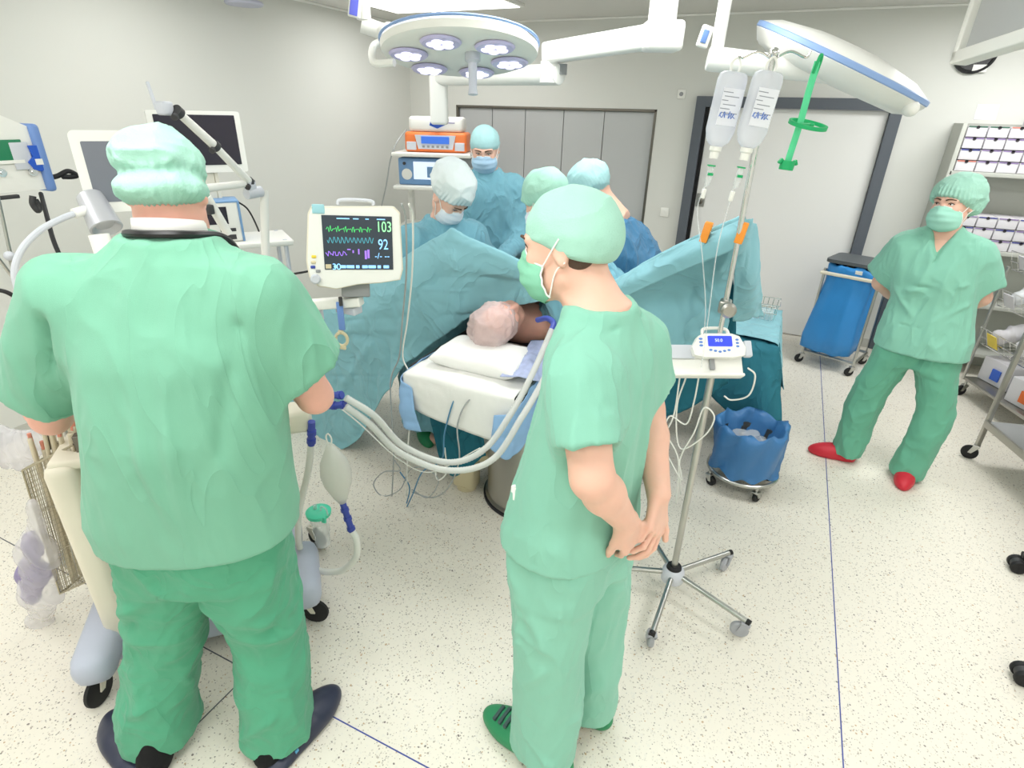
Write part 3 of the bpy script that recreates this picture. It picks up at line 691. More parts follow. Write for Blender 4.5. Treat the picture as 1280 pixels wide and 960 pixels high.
# ---- the man in the middle, in profile, hands clasped behind his back
def man_profile():
    r = thing('person', 'standing man in profile in green scrubs and mask with hands clasped behind back', 'person', (-.38, 1.2, 0), 76)
    T = headT((.0, .045, 1.635), 16, 12)
    chest = [(.78, 0, -.05, .13, .10), (1.0, 0, -.05, .13, .10), (1.25, 0, -.06, .13, .10), (1.38, 0, -.065, .13, .085), (1.46, 0, -.06, .085, .06), (1.51, 0, -.045, .052, .052)]
    LW = (-.075, -.215, 1.045); RW = (.075, -.225, 1.045)
    arms = [((-.150, -.11, 1.385), (-.196, -.182, 1.215), LW), ((.145, -.085, 1.385), (.182, -.115, 1.20), RW)]
    hands = [(LW, (.48, -.04, -.85), (0, 1, .1), (-.75, 0, -.55), dict(curls=((25, 35, 20), (28, 38, 22), (30, 40, 22), (34, 42, 24)), thumb=(.8, .45, .3), tcurl=15)),
             (RW, (-.52, -.24, -.8), (.1, 1, 0), (.7, 0, -.6), dict(curls=((14, 26, 18), (18, 32, 22), (22, 36, 24), (26, 38, 26)), thumb=(.75, .55, -.1), tcurl=8))]
    legs = [simple_leg((-.09, -.04, .84), (-.095, -.05, .48), (-.09, -.07, .09), (-.09, .1, .03)), simple_leg((.09, -.04, .84), (.10, -.07, .48), (.115, -.09, .09), (.13, .07, .03))]
    body('b', r, T, chest, arms, hands, legs, 'skin', 1.0, .057, hand_h=.0026)
    top(r, [(.875, 0, -.022, .208, .168), (.94, 0, -.025, .196, .154), (1.0, 0, -.032, .182, .140), (1.2, 0, -.058, .168, .124), (1.34, 0, -.074, .160, .108), (1.42, 0, -.070, .152, .100), (1.47, 0, -.060, .116, .082), (1.518, 0, -.048, .080, .070)],
        [((-.148, -.112, 1.395), (-.190, -.163, 1.285), .065, .074), ((.145, -.085, 1.395), (.180, -.105, 1.27), .066, .070)],
        ((0, -.008, 1.558), (.082, .095, .062)), 'scrub_aqua', seed=14, wr=(.007, (7, 7, 1.7)), slits=[((-.205, -.05, .86), (-.195, -.05, .95))],
        fold=[((-.18, .03, 1.28), (-.18, .08, 1.12), .014, .009), ((-.19, .0, 1.2), (-.15, .1, 1.03), .014, -.011), ((-.19, .06, 1.10), (-.17, .10, 1.0), .007, -.012), ((-.1, -.2, 1.36), (-.08, -.2, .98), .02, .008), ((.0, -.2, 1.36), (.02, -.2, .98), .02, -.008), ((-.165, -.02, 1.38), (-.18, .01, 1.27), .009, -.012), ((-.12, .03, 1.44), (-.14, .07, 1.28), .014, .009), ((-.14, -.15, 1.2), (-.16, -.17, .96), .016, .008), ((-.18, .0, .95), (-.15, .09, .91), .010, .008), ((-.08, -.12, 1.49), (.08, -.12, 1.49), .005, -.004)])
    trousers(r, [[(.05, -.09, -.05, .088, .102), (.25, -.092, -.045, .09, .104), (.5, -.092, -.042, .096, .108), (.76, -.085, -.035, .104, .126), (.9, -.075, -.03, .105, .13)], [(.07, .118, -.075, .088, .100), (.25, .108, -.07, .09, .103), (.5, .098, -.06, .096, .108), (.76, .083, -.04, .104, .126), (.9, .075, -.03, .105, .13)]],
             [(.76, 0, -.036, .165, .126), (.86, 0, -.03, .172, .13), (.98, 0, -.03, .165, .125)], 'scrub_aqua', seed=21, wr=(.008, (7, 7, 2.5)),
             fold=[((-.2, -.02, .3), (-.19, -.1, .26), .010, -.009), ((-.17, .05, .85), (-.18, -.1, .6), .02, .008), ((-.19, -.1, .55), (-.2, -.02, .42), .016, .009), ((-.16, -.13, .12), (-.17, -.02, .2), .012, .009), ((-.18, .0, .74), (-.2, .02, .3), .012, .006)])
    obj('surgical_cap', cap_mesh(T, 'skull', seed=4), MATS['cap_mint'], r, 180, local=True, normals=False)
    obj('hair', MB(T).ell((-.055, -.03, -.022), (.018, .045, .028)).ell((.055, -.03, -.022), (.018, .045, .028)).ell((0, -.07, -.022), (.05, .024, .028)), MATS['hair_dark'], r, local=True)
    mask(r, T, 'mask_green'); eyes(r, T, (0, 1, -.3))
    for s, x, y, a in ((-1, -.088, -.135, 4), (1, .13, -.15, -6)):
        q, Ts = clog(r, x, y, a, 'clog_green', L=.335, W=.128)
        b = MB(Ts)
        for i in range(3): b.box((0, .215 + i * .024, .083 - i * .006), (.075 - .008 * i, .012, .010), Matrix.Rotation(-.25, 3, 'X'), .002)
        obj('vent_strip', b, MATS['clog_patch'], q, local=True)
    b = MB(); b.tube([(-.153, .052, 1.02), (-.150, .058, 1.058)], .006, 8, 2); b.box((-.150, .056, 1.045), (.008, .022, .020), None, .003)
    obj('pocket_pen', b, MATS['strap_white'], r, local=True)
# ---- the nurse by the linen trolley
def woman():
    r = thing('person', 'woman in mint scrubs, bouffant cap, mask and red clogs standing by blue bag trolley', 'person', (.79, 3.58, 0), 168)
    T = headT((.045, .02, 1.54), -24, 4, 3)
    chest = [(.74, -.02, 0, .14, .09), (.9, -.02, 0, .15, .1), (1.05, 0, 0, .12, .085), (1.22, .02, 0, .145, .10), (1.32, .035, -.01, .145, .075), (1.385, .04, -.015, .075, .05), (1.43, .042, -.012, .043, .043)]
    RW = (.06, -.19, .95); LW = (-.08, -.19, .95)
    arms = [((.19, -.02, 1.315), (.245, -.10, 1.08), RW), ((-.125, -.02, 1.32), (-.205, -.10, 1.085), LW)]
    hands = [(RW, (-.8, -.1, -.4), (0, 1, 0), (0, 0, 1), {}), (LW, (.8, -.1, -.4), (0, 1, 0), (0, 0, 1), {})]
    legs = [simple_leg((.07, 0, .76), (.135, .02, .43), (.14, -.01, .09), (.28, .05, .03)), simple_leg((-.11, 0, .76), (-.20, .02, .43), (-.165, -.01, .09), (-.17, .15, .03))]
    body('b', r, T, chest, arms, hands, legs, 'skin', .95, .046, hand_h=.005)
    top(r, [(.775, -.03, .0, .224, .165), (.9, -.025, 0, .205, .148), (1.05, -.01, 0, .178, .125), (1.2, .02, .005, .18, .13), (1.3, .033, -.005, .18, .105), (1.36, .04, -.01, .145, .08), (1.405, .042, -.012, .085, .06), (1.43, .042, -.012, .06, .055)],
        [((.185, -.02, 1.305), (.247, -.075, 1.135), .072, .082), ((-.115, -.02, 1.31), (-.205, -.075, 1.15), .072, .082)],
        ((.042, .0, 1.452), (.072, .068, .05)), 'scrub_aqua', seed=31, wr=(.008, (8, 8, 4)), vneck=((.042, .06, 1.45), (.042, .112, 1.26), .062),
        fold=[((-.14, .1, 1.18), (.14, .12, 1.1), .012, .006), ((.18, .08, 1.12), (.05, .12, .98), .012, .007), ((-.18, .08, 1.1), (-.02, .13, .96), .012, .006), ((.14, .12, 1.14), (.02, .13, 1.14), .004, -.005), ((.14, .12, 1.14), (.13, .12, .96), .004, -.005), ((.10, .125, .93), (.0, .14, .93), .004, -.005)])
    trousers(r, [[(.05, .14, -.005, .082, .092), (.25, .145, .0, .085, .095), (.44, .138, .0, .09, .1), (.72, .078, 0, .1, .12), (.84, .05, 0, .1, .12)], [(.03, -.168, -.005, .086, .095), (.25, -.19, .0, .088, .096), (.44, -.20, .0, .092, .1), (.72, -.125, 0, .1, .12), (.84, -.09, 0, .1, .12)]],
             [(.70, -.025, 0, .165, .115), (.8, -.025, 0, .18, .12), (.9, -.02, 0, .165, .11)], 'scrub_mid', seed=33, wr=(.007, (8, 8, 4)))
    obj('surgical_cap', cap_mesh(T, 'bouffant', seed=6, h=.0045), MATS['cap_mint'], r, 180, local=True, normals=False)
    mask(r, T, 'mask_mint'); eyes(r, T, (.35, 1, 0))
    clog(r, .11, .015, -82, 'clog_red', L=.25, W=.1); clog(r, -.168, -.06, 4, 'clog_red', L=.25, W=.1)
# ---- gowned team round the table
def gowned(label, O, th, hp, yaw, pitch, roll, capkind, capm, maskm, gownm, lean, seed, arms, face=True, group=None, cs=1.0):
    r = thing('person', label, 'person', (O[0], O[1], 0), th, group)
    T = headT(hp, yaw, pitch, roll); z1 = hp[2] - .15
    rows = [(.12, 0, 0, .25, .2), (.6, 0, .0, .24, .19), (.95, 0, lean * .1, .235, .18), (1.15, 0, lean * .35, .235, .175)]
    sh = V((hp[0] * .8, lean, z1 - .06))
    rows += [(z1 - .12, sh.x * .9, lean * .82, .22, .15), (z1 - .05, sh.x, lean * .95, .18, .12), (z1, sh.x, lean, .10, .08), (z1 + .03, sh.x, lean + .01, .068, .066)]
    core = [(q[0], q[1], q[2], q[3] * .7, q[4] * .65) for q in rows]; core[0] = (.45,) + core[0][1:]
    A = []; S = []
    for (E, W), sx in zip(arms, (-1, 1)):
        s = (sh.x + sx * .175, lean * .9, z1 - .10); A.append((s, E, W)); S.append((s, W, .082, .052)); S.append((E, W, .07, .052))
    hd = [(W, tuple(V(W) - V(E)), (0, .2, -1), (-sx, 0, .0), {}) for (E, W), sx in zip(arms, (-1, 1))]
    lg = [[((sx * .1, 0, .6), (sx * .11, 0, .1), .07, .045), ((sx * .11, -.02, .045), (sx * .12, .13, .035), .04, .033)] for sx in (-1, 1)]
    body('b', r, T, core, A, hd, lg, 'skin', 1.0, .056, hand_h=.005, head_h=.0045)
    sl = [(A[i][0], A[i][1], .09, .075) for i in (0, 1)]
    sd_sleeves = sl + [(A[i][1], A[i][2], .075, .05) for i in (0, 1)]
    sd = SDF(); sd.col(rows)
    for a, b, ra, rb in sd_sleeves: sd.cap(a, b, ra, rb, k=.06)
    sd.ell((sh.x, lean + .02, z1 + .055), (.075, .08, .045), op='s', k=.006)
    M = disp(sd.mesh(.009), lambda P, N: .026 * (ridge(P, (7, 7, 3), seed) - .35) + .010 * (ridge(P, (15, 15, 7), seed + 6, 1.2) - .4) + .005 * (ridge(P, (18, 18, 9), seed + 2) - .4))
    obj('surgical_gown', M, MATS[gownm], r, 180, local=True, normals=False)
    obj('surgical_cap', cap_mesh(T @ Matrix.Translation(V((0, -.012, .015)) * (cs - 1) * 10) @ Matrix.Scale(cs, 4), capkind, seed=seed), MATS[capm], r, 180, local=True, normals=False)
    if face: mask(r, T, maskm); eyes(r, T, (0, 1, -.5))
    for s in (-1, 1): clog(r, s * .12, -.1, -s * 8, 'clog_green', L=.28)
    return r, T
def team():
    gowned('surgeon in teal gown and white gathered cap bending down over blue drape', (-1.735, 2.74), -128, (0.0, .22, 1.50), 26, 48, 4, 'round', 'cap_white', 'mask_white', 'gown_teal', .12, 41, (((-.25, .10, 1.10), (-.12, .30, 1.02)), ((.25, .10, 1.10), (.12, .30, 1.02))), cs=1.12)
    gowned('tall surgeon with teal hood cap and pale blue mask standing behind the bending surgeon', (-1.73, 3.33), -160, (0.0, .09, 1.695), 2, 24, 0, 'skull', 'cap_aqua', 'mask_blue', 'gown_teal', .04, 47, (((-.27, .08, 1.18), (-.13, .32, 1.10)), ((.27, .08, 1.18), (.13, .32, 1.10))))
    gowned('gowned assistant in mint cap and white mask half hidden behind the man in profile', (-.66, 2.56), 85, (-.09, .33, 1.535), -8, 24, 0, 'round', 'cap_mint', 'mask_white', 'gown_teal', .2, 53, (((-.20, .12, 1.1), (-.07, .30, 1.0)), ((.22, .12, 1.1), (.12, .32, 1.0))))
    gowned('assistant in dark blue gown and wrinkled pale cap, face turned away, behind the mint cap', (-.58, 2.95), 88, (-.12, .31, 1.56), 20, 40, 0, 'round', 'cap_aqua', 'mask_white', 'gown_blue', .16, 59, (((-.24, .14, 1.1), (-.12, .34, 1.0)), ((.25, .14, 1.1), (.12, .34, 1.0))), face=False)
man_back(); man_profile(); woman(); team()
# ------------------------------------------------------------------ operating table, patient, drapes
mat('drape_teal', (138, 190, 201), .9, bump=.2, bscale=400, spec=.12, sheen=.1, var=.06, vscale=6, wrk=(4.5, .03, (1, 1, 1)))
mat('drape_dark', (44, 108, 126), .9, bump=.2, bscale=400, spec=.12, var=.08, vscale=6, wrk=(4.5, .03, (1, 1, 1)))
mat('sheet_white', (240, 240, 236), .85, bump=.25, bscale=300, spec=.15); mat('pad_blue', (150, 190, 232), .85, bump=.2, bscale=200)
mat('pillow_white', (244, 243, 240), .8, bump=.2, bscale=120); mat('table_black', (34, 34, 38), .5); mat('tan', (214, 202, 168), .5)
mat('hairnet', (238, 216, 214), .5, alpha=.55, bump=.6, bscale=120, var=.12, vscale=40); mat('hair_grey', (204, 172, 166), .7, bump=.6, bscale=200, var=.2, vscale=30)
mat('hose_clear', (226, 228, 224), .3, alpha=.72, spec=.5); mat('hose_white', (232, 232, 226), .4); mat('cable_grey', (168, 172, 172), .5); mat('cable_blue', (84, 140, 176), .5); mat('cable_white', (236, 236, 230), .5)
mat('connector_blue', (62, 78, 168), .4); mat('tape_blue', (172, 182, 224), .6, var=.5, vscale=22)
def sheet(name, rows, m, root=None, nu=90, nv=50, amp=.012, scl=(5, 5, 3), seed=0, thick=.0025, fine=.004, fold=(), calm=None):
    """cloth through a net of control points rows[v][u]"""
    R = [resample(spline(r, 8), nu) for r in rows]
    C = [resample(spline([R[j][i] for j in range(len(R))], 8), nv) for i in range(nu)] if len(R) > 2 else [[R[0][i].lerp(R[1][i], k / (nv - 1)) for k in range(nv)] for i in range(nu)]
    P = np.array([[tuple(p) for p in c] for c in C]).reshape(-1, 3)
    Q = np.array([(i * nv + j, (i + 1) * nv + j, (i + 1) * nv + j + 1, i * nv + j + 1) for i in range(nu - 1) for j in range(nv - 1)])
    cf = 1.0
    if calm: D = np.min([np.linalg.norm(P - np.array(tuple(c)), axis=1) for c in spline(calm, 6)], axis=0); cf = np.clip(D / .2, .08, 1)
    M = disp((P, Q), lambda P, N: (amp * (ridge(P, scl, seed) - .4) + fine * (ridge(P, tuple(3 * q for q in scl), seed + 7) - .4) + (folds(P, fold) if fold else 0)) * cf)
    return solid(obj(name, M, MATS[m], root, 180, normals=False), thick)
tb = thing('operating_table', 'operating table on round steel column, black top frame, patient lying on it', 'operating table', (-.98, 2.45, 0))
obj('column', MB().lathe((-.95, 2.40, 0), (0, 0, 1), [(0, .0), (.262, .0), (.262, .03), (.25, .035), (.245, .60), (.20, .68), (0, .68)], 48, sx=1.0), MATS['steel_brushed'], tb, 30)
obj('base_ring', MB().lathe((-.95, 2.40, 0), (0, 0, 1), [(.0, .002), (.272, .002), (.272, .014), (.262, .018), (0, .018)], 48), MATS['table_black'], tb, 30)
b = MB(); b.box((-1.17, 2.95, .755), (.50, 2.1, .05), None, .012); b.box((-1.09, 2.05, .72), (.40, .35, .06), None, .012); obj('top_frame', b, MATS['table_black'], tb)
for i, x in enumerate((-1.435, -.90)): obj('side_rail', MB().box((x, 3.0, .755), (.012, 1.9, .03), None, .003), MATS['steel'], tb)
obj('mattress', MB().box((-1.17, 2.98, .815), (.50, 2.05, .07), None, .025), MATS['table_black'], tb)
obj('headrest', MB().box((-1.10, 1.99, .805), (.44, .28, .06), None, .022), MATS['table_black'], tb)
b = MB(); b.box((-1.30, 2.28, .10), (.13, .10, .17), None, .02); b.cyl((-1.30, 2.28, .0), (-1.30, 2.28, .03), .055); obj('foot_pedal_housing', b, MATS['tan'], tb); obj('pedestal_arm', MB().box((-1.20, 2.33, .20), (.20, .06, .06), None, .01), MATS['tan'], tb)
# white sheet over the head section, hanging at the front
x0, x1, yf, zt = -1.36, -.845, 1.845, .868
rows = [[(x0 + .05, 2.35, zt - .0), (x0 + .25, 2.36, zt + .006), (x1 - .05, 2.36, zt)], [(x0 + .02, 2.1, zt), (x0 + .25, 2.1, zt + .008), (x1, 2.1, zt)], [(x0, yf + .03, zt - .004), (x0 + .25, yf + .035, zt + .004), (x1 + .01, yf + .03, zt - .006)], [(x0 - .005, yf, zt - .04), (x0 + .25, yf - .012, zt - .03), (x1 + .015, yf, zt - .04)], [(x0 + .03, yf - .008, .70), (x0 + .22, yf - .022, .675), (x1 + .0, yf - .008, .64)]]
sh = tag(sheet('table_sheet', rows, 'sheet_white', None, 60, 50, .006, (7, 7, 7), 3), 'white sheet hanging over the head end of the operating table', 'sheet')
rows = [[(x0 - .012, 2.15, zt - .005), (x0 - .016, 1.98, zt - .006), (x0 - .02, yf, zt - .03), (x0 + .05, yf - .02, zt - .06)], [(x0 - .03, 2.15, .76), (x0 - .03, 1.98, .74), (x0 - .02, yf - .02, .72), (x0 + .07, yf - .035, .73)], [(x0 - .03, 2.15, .72), (x0 - .03, 1.98, .69), (x0 - .0, yf - .03, .62), (x0 + .10, yf - .04, .61)]]
tag(sheet('underpad', rows, 'pad_blue', None, 40, 26, .01, (9, 9, 9), 6), 'light blue underpad corner hanging at the left of the white sheet', 'pad', 'blue underpads')
rows = [[(x1 - .06, yf - .02, zt - .09), (x1 + .025, yf - .02, zt - .05), (x1 + .03, 2.0, zt - .01), (x1 + .03, 2.15, zt)], [(x1 - .06, yf - .035, .72), (x1 + .03, yf - .035, .72), (x1 + .045, 2.0, .74), (x1 + .045, 2.15, .75)], [(x1 - .08, yf - .04, .63), (x1 + .02, yf - .04, .60), (x1 + .05, 2.0, .66), (x1 + .05, 2.15, .7)]]
tag(sheet('underpad', rows, 'pad_blue', None, 40, 26, .01, (9, 9, 9), 9), 'light blue underpad hanging at the sheet corner beside the man in profile', 'pad', 'blue underpads')
# pillow: soft slab
sd = SDF(); sd.cap((-1.20, 2.10, .905), (-1.20, 2.10, .905), .001)
def _pf(X, Y, Z):
    x = np.abs(X + 1.085) / .205; y = np.abs(Y - 2.075) / .135; q = np.clip(1 - x ** 5, 0, 1) ** .45 * np.clip(1 - y ** 5, 0, 1) ** .45
    return (np.abs(Z - .910) - .042 * q - .003) * .8 + np.maximum(np.maximum(x, y) - 1, 0) * .1
sd.add(_pf, (-1.30, 1.93, .85), (-.87, 2.22, .97)); M = disp(sd.mesh(.006), lambda P, N: .006 * (ridge(P, (9, 9, 9), 3) - .4))
tag(obj('pillow', M, MATS['pillow_white'], None, 180, normals=False), 'flat white pillow under the head of the patient', 'pillow')
# patient, head in a hair net, body under the drapes
pt = thing('person', 'patient lying on the operating table with head in translucent hair net', 'person', (-1.1, 2.3, .85))
T = Matrix.Translation(V((.020, -.10, .180))) @ frame((0, 0, 0), (.78, -.12, -.6), (.6, .1, .78))
sd = SDF(); head_ops(sd, T, 1.0); nb = (.0, .12, .12); sd.cap(tuple(T @ V((0, -.018, -.05))), nb, .058, .066, k=.04)
sd.cap((-.12, .20, .10), (.12, .20, .10), .075, k=.06); sd.cap((0, .22, .10), (-.03, .8, .10), .12, .13, k=.08); sd.cap((-.13, .2, .1), (-.2, .75, .06), .05, .04, k=.03); sd.cap((.13, .2, .1), (.16, .75, .06), .05, .04, k=.03)
obj('body', sd.mesh(.006), MATS['skin_pink'], pt, 180, local=True, normals=False)
obj('hair', MB(T).ell((0, -.026, .03), (.078, .092, .093)), MATS['hair_grey'], pt, 180, local=True)
sd = SDF(); t = TF(sd, T); t.ell((0, -.018, .032), (.100, .114, .108)); p0 = T @ V((0, .03, -.035)); n_ = T.to_3x3() @ V((0, .3, -.95)); sd.half(tuple(p0), tuple(n_), (-.5, -.5, -.5), (.5, .5, .6))
M = disp(sd.mesh(.005), lambda P, N: .016 * (ridge(P, (14, 14, 14), 8) - .45) + .006 * (ridge(P, (40, 40, 40), 4) - .4)); obj('hair_net', M, MATS['hairnet'], pt, 180, local=True, normals=False)
# surgical drape: a screen over the patient, tied to the drip stand
top_ = [(350, 425, 2.42), (400, 394, 2.38), (445, 372, 2.34), (505, 326, 2.30), (552, 298, 2.28), (563, 291, 2.28), (576, 298, 2.275), (630, 322, 2.25), (690, 350, 2.26), (745, 368, 2.26), (800, 336, 2.22), (868, 302, 2.12), (930, 275, 2.06)]
mid_ = [(350, 480, 2.40), (400, 450, 2.34), (445, 430, 2.26), (505, 385, 2.24), (548, 356, 2.26), (563, 350, 2.26), (578, 349, 2.26), (622, 350, 2.30), (680, 358, 2.28), (740, 380, 2.26), (795, 385, 2.26), (850, 360, 2.24), (912, 345, 2.14)]
bot_ = [(350, 560, 2.34), (395, 566, 2.30), (438, 556, 2.24), (470, 505, 2.18), (505, 458, 2.16), (520, 445, 2.16), (540, 430, 2.20), (592, 396, 2.30), (650, 381, 2.30), (722, 380, 2.28), (795, 470, 2.34), (850, 452, 2.32), (905, 440, 2.20)]
PX_ = lambda L: [AY(*p) for p in L]
t_, m_, b_ = PX_(top_), PX_(mid_), PX_(bot_)
back = [[p + V((.0, .10, .0 if 0 else -.03)) for p in t_], [p + V((.02, .3, -.14)) for p in t_], [p + V((.03, .50, -.26)) for p in t_]]
fl = lambda a, b_: (tuple(a), tuple(b_))
dp = thing('surgical_drape', 'large teal surgical drape raised like a tent before the surgeons, clipped to the drip stand', 'drape', tuple(t_[5] - V((0, 0, .5))))
tp = lambda *q: tuple(AY(*q))
fold = [(tp(563, 295, 2.28), tp(575, 392, 2.27), .014, .010), (tp(563, 300, 2.28), tp(735, 372, 2.26), .04, .025), (tp(580, 325, 2.27), tp(730, 380, 2.26), .02, -.018), (tp(400, 402, 2.32), tp(520, 396, 2.24), .012, .020), (tp(420, 415, 2.3), tp(515, 412, 2.24), .016, -.018), (tp(440, 552, 2.24), tp(520, 420, 2.22), .022, .022), (tp(400, 520, 2.3), tp(470, 425, 2.25), .03, -.018), (tp(930, 280, 2.06), tp(800, 385, 2.24), .03, .025), (tp(900, 340, 2.14), tp(925, 285, 2.06), .025, -.03), (tp(860, 320, 2.15), tp(850, 450, 2.3), .02, .02), (tp(505, 330, 2.27), tp(508, 430, 2.2), .008, .008), (tp(640, 330, 2.26), tp(640, 380, 2.3), .008, .008), (tp(520, 360, 2.25), tp(690, 372, 2.28), .007, -.008), (tp(400, 470, 2.32), tp(490, 470, 2.2), .008, .008)]
sheet('front_sheet', [back[2], back[1], [p + V((0, .05, .004)) for p in t_], t_, [a.lerp(c, .5) + V((0, -.02, 0)) for a, c in zip(t_, m_)], m_, [a.lerp(c, .55) for a, c in zip(m_, b_)], b_], 'drape_teal', dp, 300, 150, .032, (4.5, 4.5, 4.5), 12, fine=.010, fold=fold, calm=t_)
sheet('top_fold', [[t_[k] + V((.0, -.010, .012)) for k in (9, 10, 11, 12)], [t_[k] + V((.0, -.055, -.03)) for k in (9, 10, 11, 12)], [t_[k] + V((.0, -.045, -.085)) for k in (9, 10, 11, 12)]], 'drape_teal', dp, 60, 16, .012, (6, 6, 6), 15)
# inner dark layer seen under the raised edge, and the piece behind the drip pole
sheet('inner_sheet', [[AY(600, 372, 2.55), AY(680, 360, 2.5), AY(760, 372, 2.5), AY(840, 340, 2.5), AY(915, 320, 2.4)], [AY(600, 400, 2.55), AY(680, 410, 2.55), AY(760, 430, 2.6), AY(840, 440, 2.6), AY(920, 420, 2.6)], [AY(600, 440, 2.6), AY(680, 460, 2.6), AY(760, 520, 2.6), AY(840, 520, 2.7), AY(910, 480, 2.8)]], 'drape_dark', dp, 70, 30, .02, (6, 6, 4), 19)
sheet('tail', [[AY(922, 276, 2.07), AY(940, 273, 2.16), AY(944, 280, 2.3)], [AY(918, 340, 2.25), AY(938, 345, 2.3), AY(950, 350, 2.45)], [AY(915, 400, 2.5), AY(940, 398, 2.6), AY(956, 396, 2.8)]], 'drape_teal', dp, 40, 40, .025, (8, 8, 3), 23)
for i, (x, y, yy) in enumerate(((883, 290, 2.06), (927, 291, 2.02))):
    c = AY(x, y, yy); k = thing('clip', ('orange clip on the drape edge, left of the drip pole', 'orange clip holding the drape to the drip pole')[i], 'clip', tuple(c), 0, 'orange drape clips')
    mat('clip_orange', (240, 150, 50), .4) if i == 0 else None
    for s in (-1, 1): obj('jaw', MB().box(c + V((0, s * .014, 0)), (.026, .009, .066), Matrix.Rotation(s * .16, 3, 'X') @ Matrix.Rotation(.15, 3, 'Y'), .003), MATS['clip_orange'], k)
    obj('spring', MB().cyl(c + V((-.014, 0, -.004)), c + V((.014, 0, -.004)), .009), MATS['steel'], k)
# dark teal cloth hanging below the table head, cables and hoses
rows = [[(-1.33, 1.97, .75), (-1.2, 1.93, .75), (-1.05, 1.95, .75)], [(-1.33, 2.0, .55), (-1.2, 1.96, .52), (-1.05, 2.0, .56)], [(-1.31, 2.04, .30), (-1.2, 2.0, .28), (-1.06, 2.05, .40)]]
tag(sheet('hanging_cloth', rows, 'drape_dark', None, 50, 40, .03, (10, 10, 3), 30), 'dark green cloth hanging below the white sheet under the table head', 'cloth')
P_ = lambda L: [AY(*p) for p in L]
def cable(name, pts, r, m, label, cat='cable', group=None, n=8): return tag(obj(name, MB().tube(P_(pts), r, n, 8), MATS[m], None, 180), label, cat, group)
for i, L in enumerate(([(432, 497, 1.36), (468, 520, 1.42), (505, 558, 1.5), (560, 578, 1.58), (605, 562, 1.66), (640, 515, 1.76), (668, 462, 1.9), (690, 412, 2.02)], [(432, 508, 1.35), (462, 530, 1.40), (500, 566, 1.47), (560, 588, 1.54), (615, 575, 1.63), (652, 522, 1.74), (682, 470, 1.88), (703, 420, 2.0)])):
    tag(obj('breathing_hose', MB().tube(P_(L), .0125, 14, 14, rib=.06, ribn=220), MATS['hose_clear'], None, 40), ('upper of the two ribbed clear breathing hoses from machine to patient', 'lower of the two ribbed clear breathing hoses from machine to patient')[i], 'hose', 'breathing hoses')
cable('sensor_cable', [(590, 478, 2.0), (570, 495, 1.84), (556, 540, 1.82), (552, 575, 1.84), (528, 590, 1.9), (515, 620, 1.95), (506, 637, 2.0), (512, 610, 2.0), (500, 590, 2.0)], .0035, 'cable_blue', 'thin blue cable hanging from the pillow edge over the white sheet')
cable('sensor_cable', [(625, 490, 1.98), (590, 497, 1.84), (572, 530, 1.80), (574, 575, 1.8), (560, 610, 1.9), (540, 622, 1.95), (515, 615, 2.0)], .0035, 'cable_grey', 'thin grey cable hanging from the pillow over the white sheet')
cable('sensor_cable', [(493, 575, 1.9), (500, 588, 1.92), (480, 590, 1.95), (467, 605, 1.98), (478, 620, 2.0), (500, 612, 2.0), (512, 588, 1.95), (530, 585, 1.92), (548, 600, 1.9), (535, 622, 1.95), (515, 612, 2.0)], .003, 'cable_grey', 'looped thin grey cable hanging in front of the table pedestal')
cable('sensor_cable', [(556, 560, 1.85), (558, 590, 1.9), (548, 600, 1.9), (545, 590, 1.9), (556, 583, 1.9)], .0035, 'cable_white', 'short white looped cable below the table head')
for i, (dx, nm) in enumerate(((0, 'left'), (9, 'right'))):
    cable('infusion_line', [(502 + dx, 255, 1.62), (507 + dx, 275, 1.68), (508 + dx * .8, 340, 1.78), (503 + dx * .7, 400, 1.86), (499 + dx * .5, 446, 1.93), (488 + dx * 3, 480, 1.9), (492 + dx * 2, 560, 1.86), (490 + dx * 2, 620, 1.95)], .0035, ('cable_grey', 'cable_white')[i], ('grey', 'white')[i] + ' line hanging from the patient monitor past the drape', 'line', 'lines beside the monitor')
cable('infusion_line', [(398, 480, 1.4), (420, 505, 1.42), (450, 530, 1.5), (500, 575, 1.7), (540, 590, 1.8), (600, 560, 1.75)], .0025, 'cable_white', 'thin white line crossing below the breathing hoses', 'line')
# airway bits at the mouth
rows = [[(-.93, 1.92, .90), (-.84, 1.95, .905), (-.78, 2.0, .88)], [(-.92, 2.06, .93), (-.83, 2.08, .935), (-.76, 2.1, .90)], [(-.93, 2.24, .95), (-.84, 2.26, .96), (-.76, 2.24, .93)]]
tag(sheet('patterned_towel', rows, 'tape_blue', None, 40, 40, .02, (12, 12, 8), 33), 'blue and white crumpled towel beside the head of the patient', 'towel')
b = MB(); b.tube(P_([(688, 416, 2.03), (692, 404, 2.08), (684, 398, 2.12), (672, 400, 2.16)]), .012, 12); c = obj('airway_connector', b, MATS['connector_blue'], None); tag(c, 'dark blue airway connector joining the breathing hoses at the mouth of the patient', 'connector')
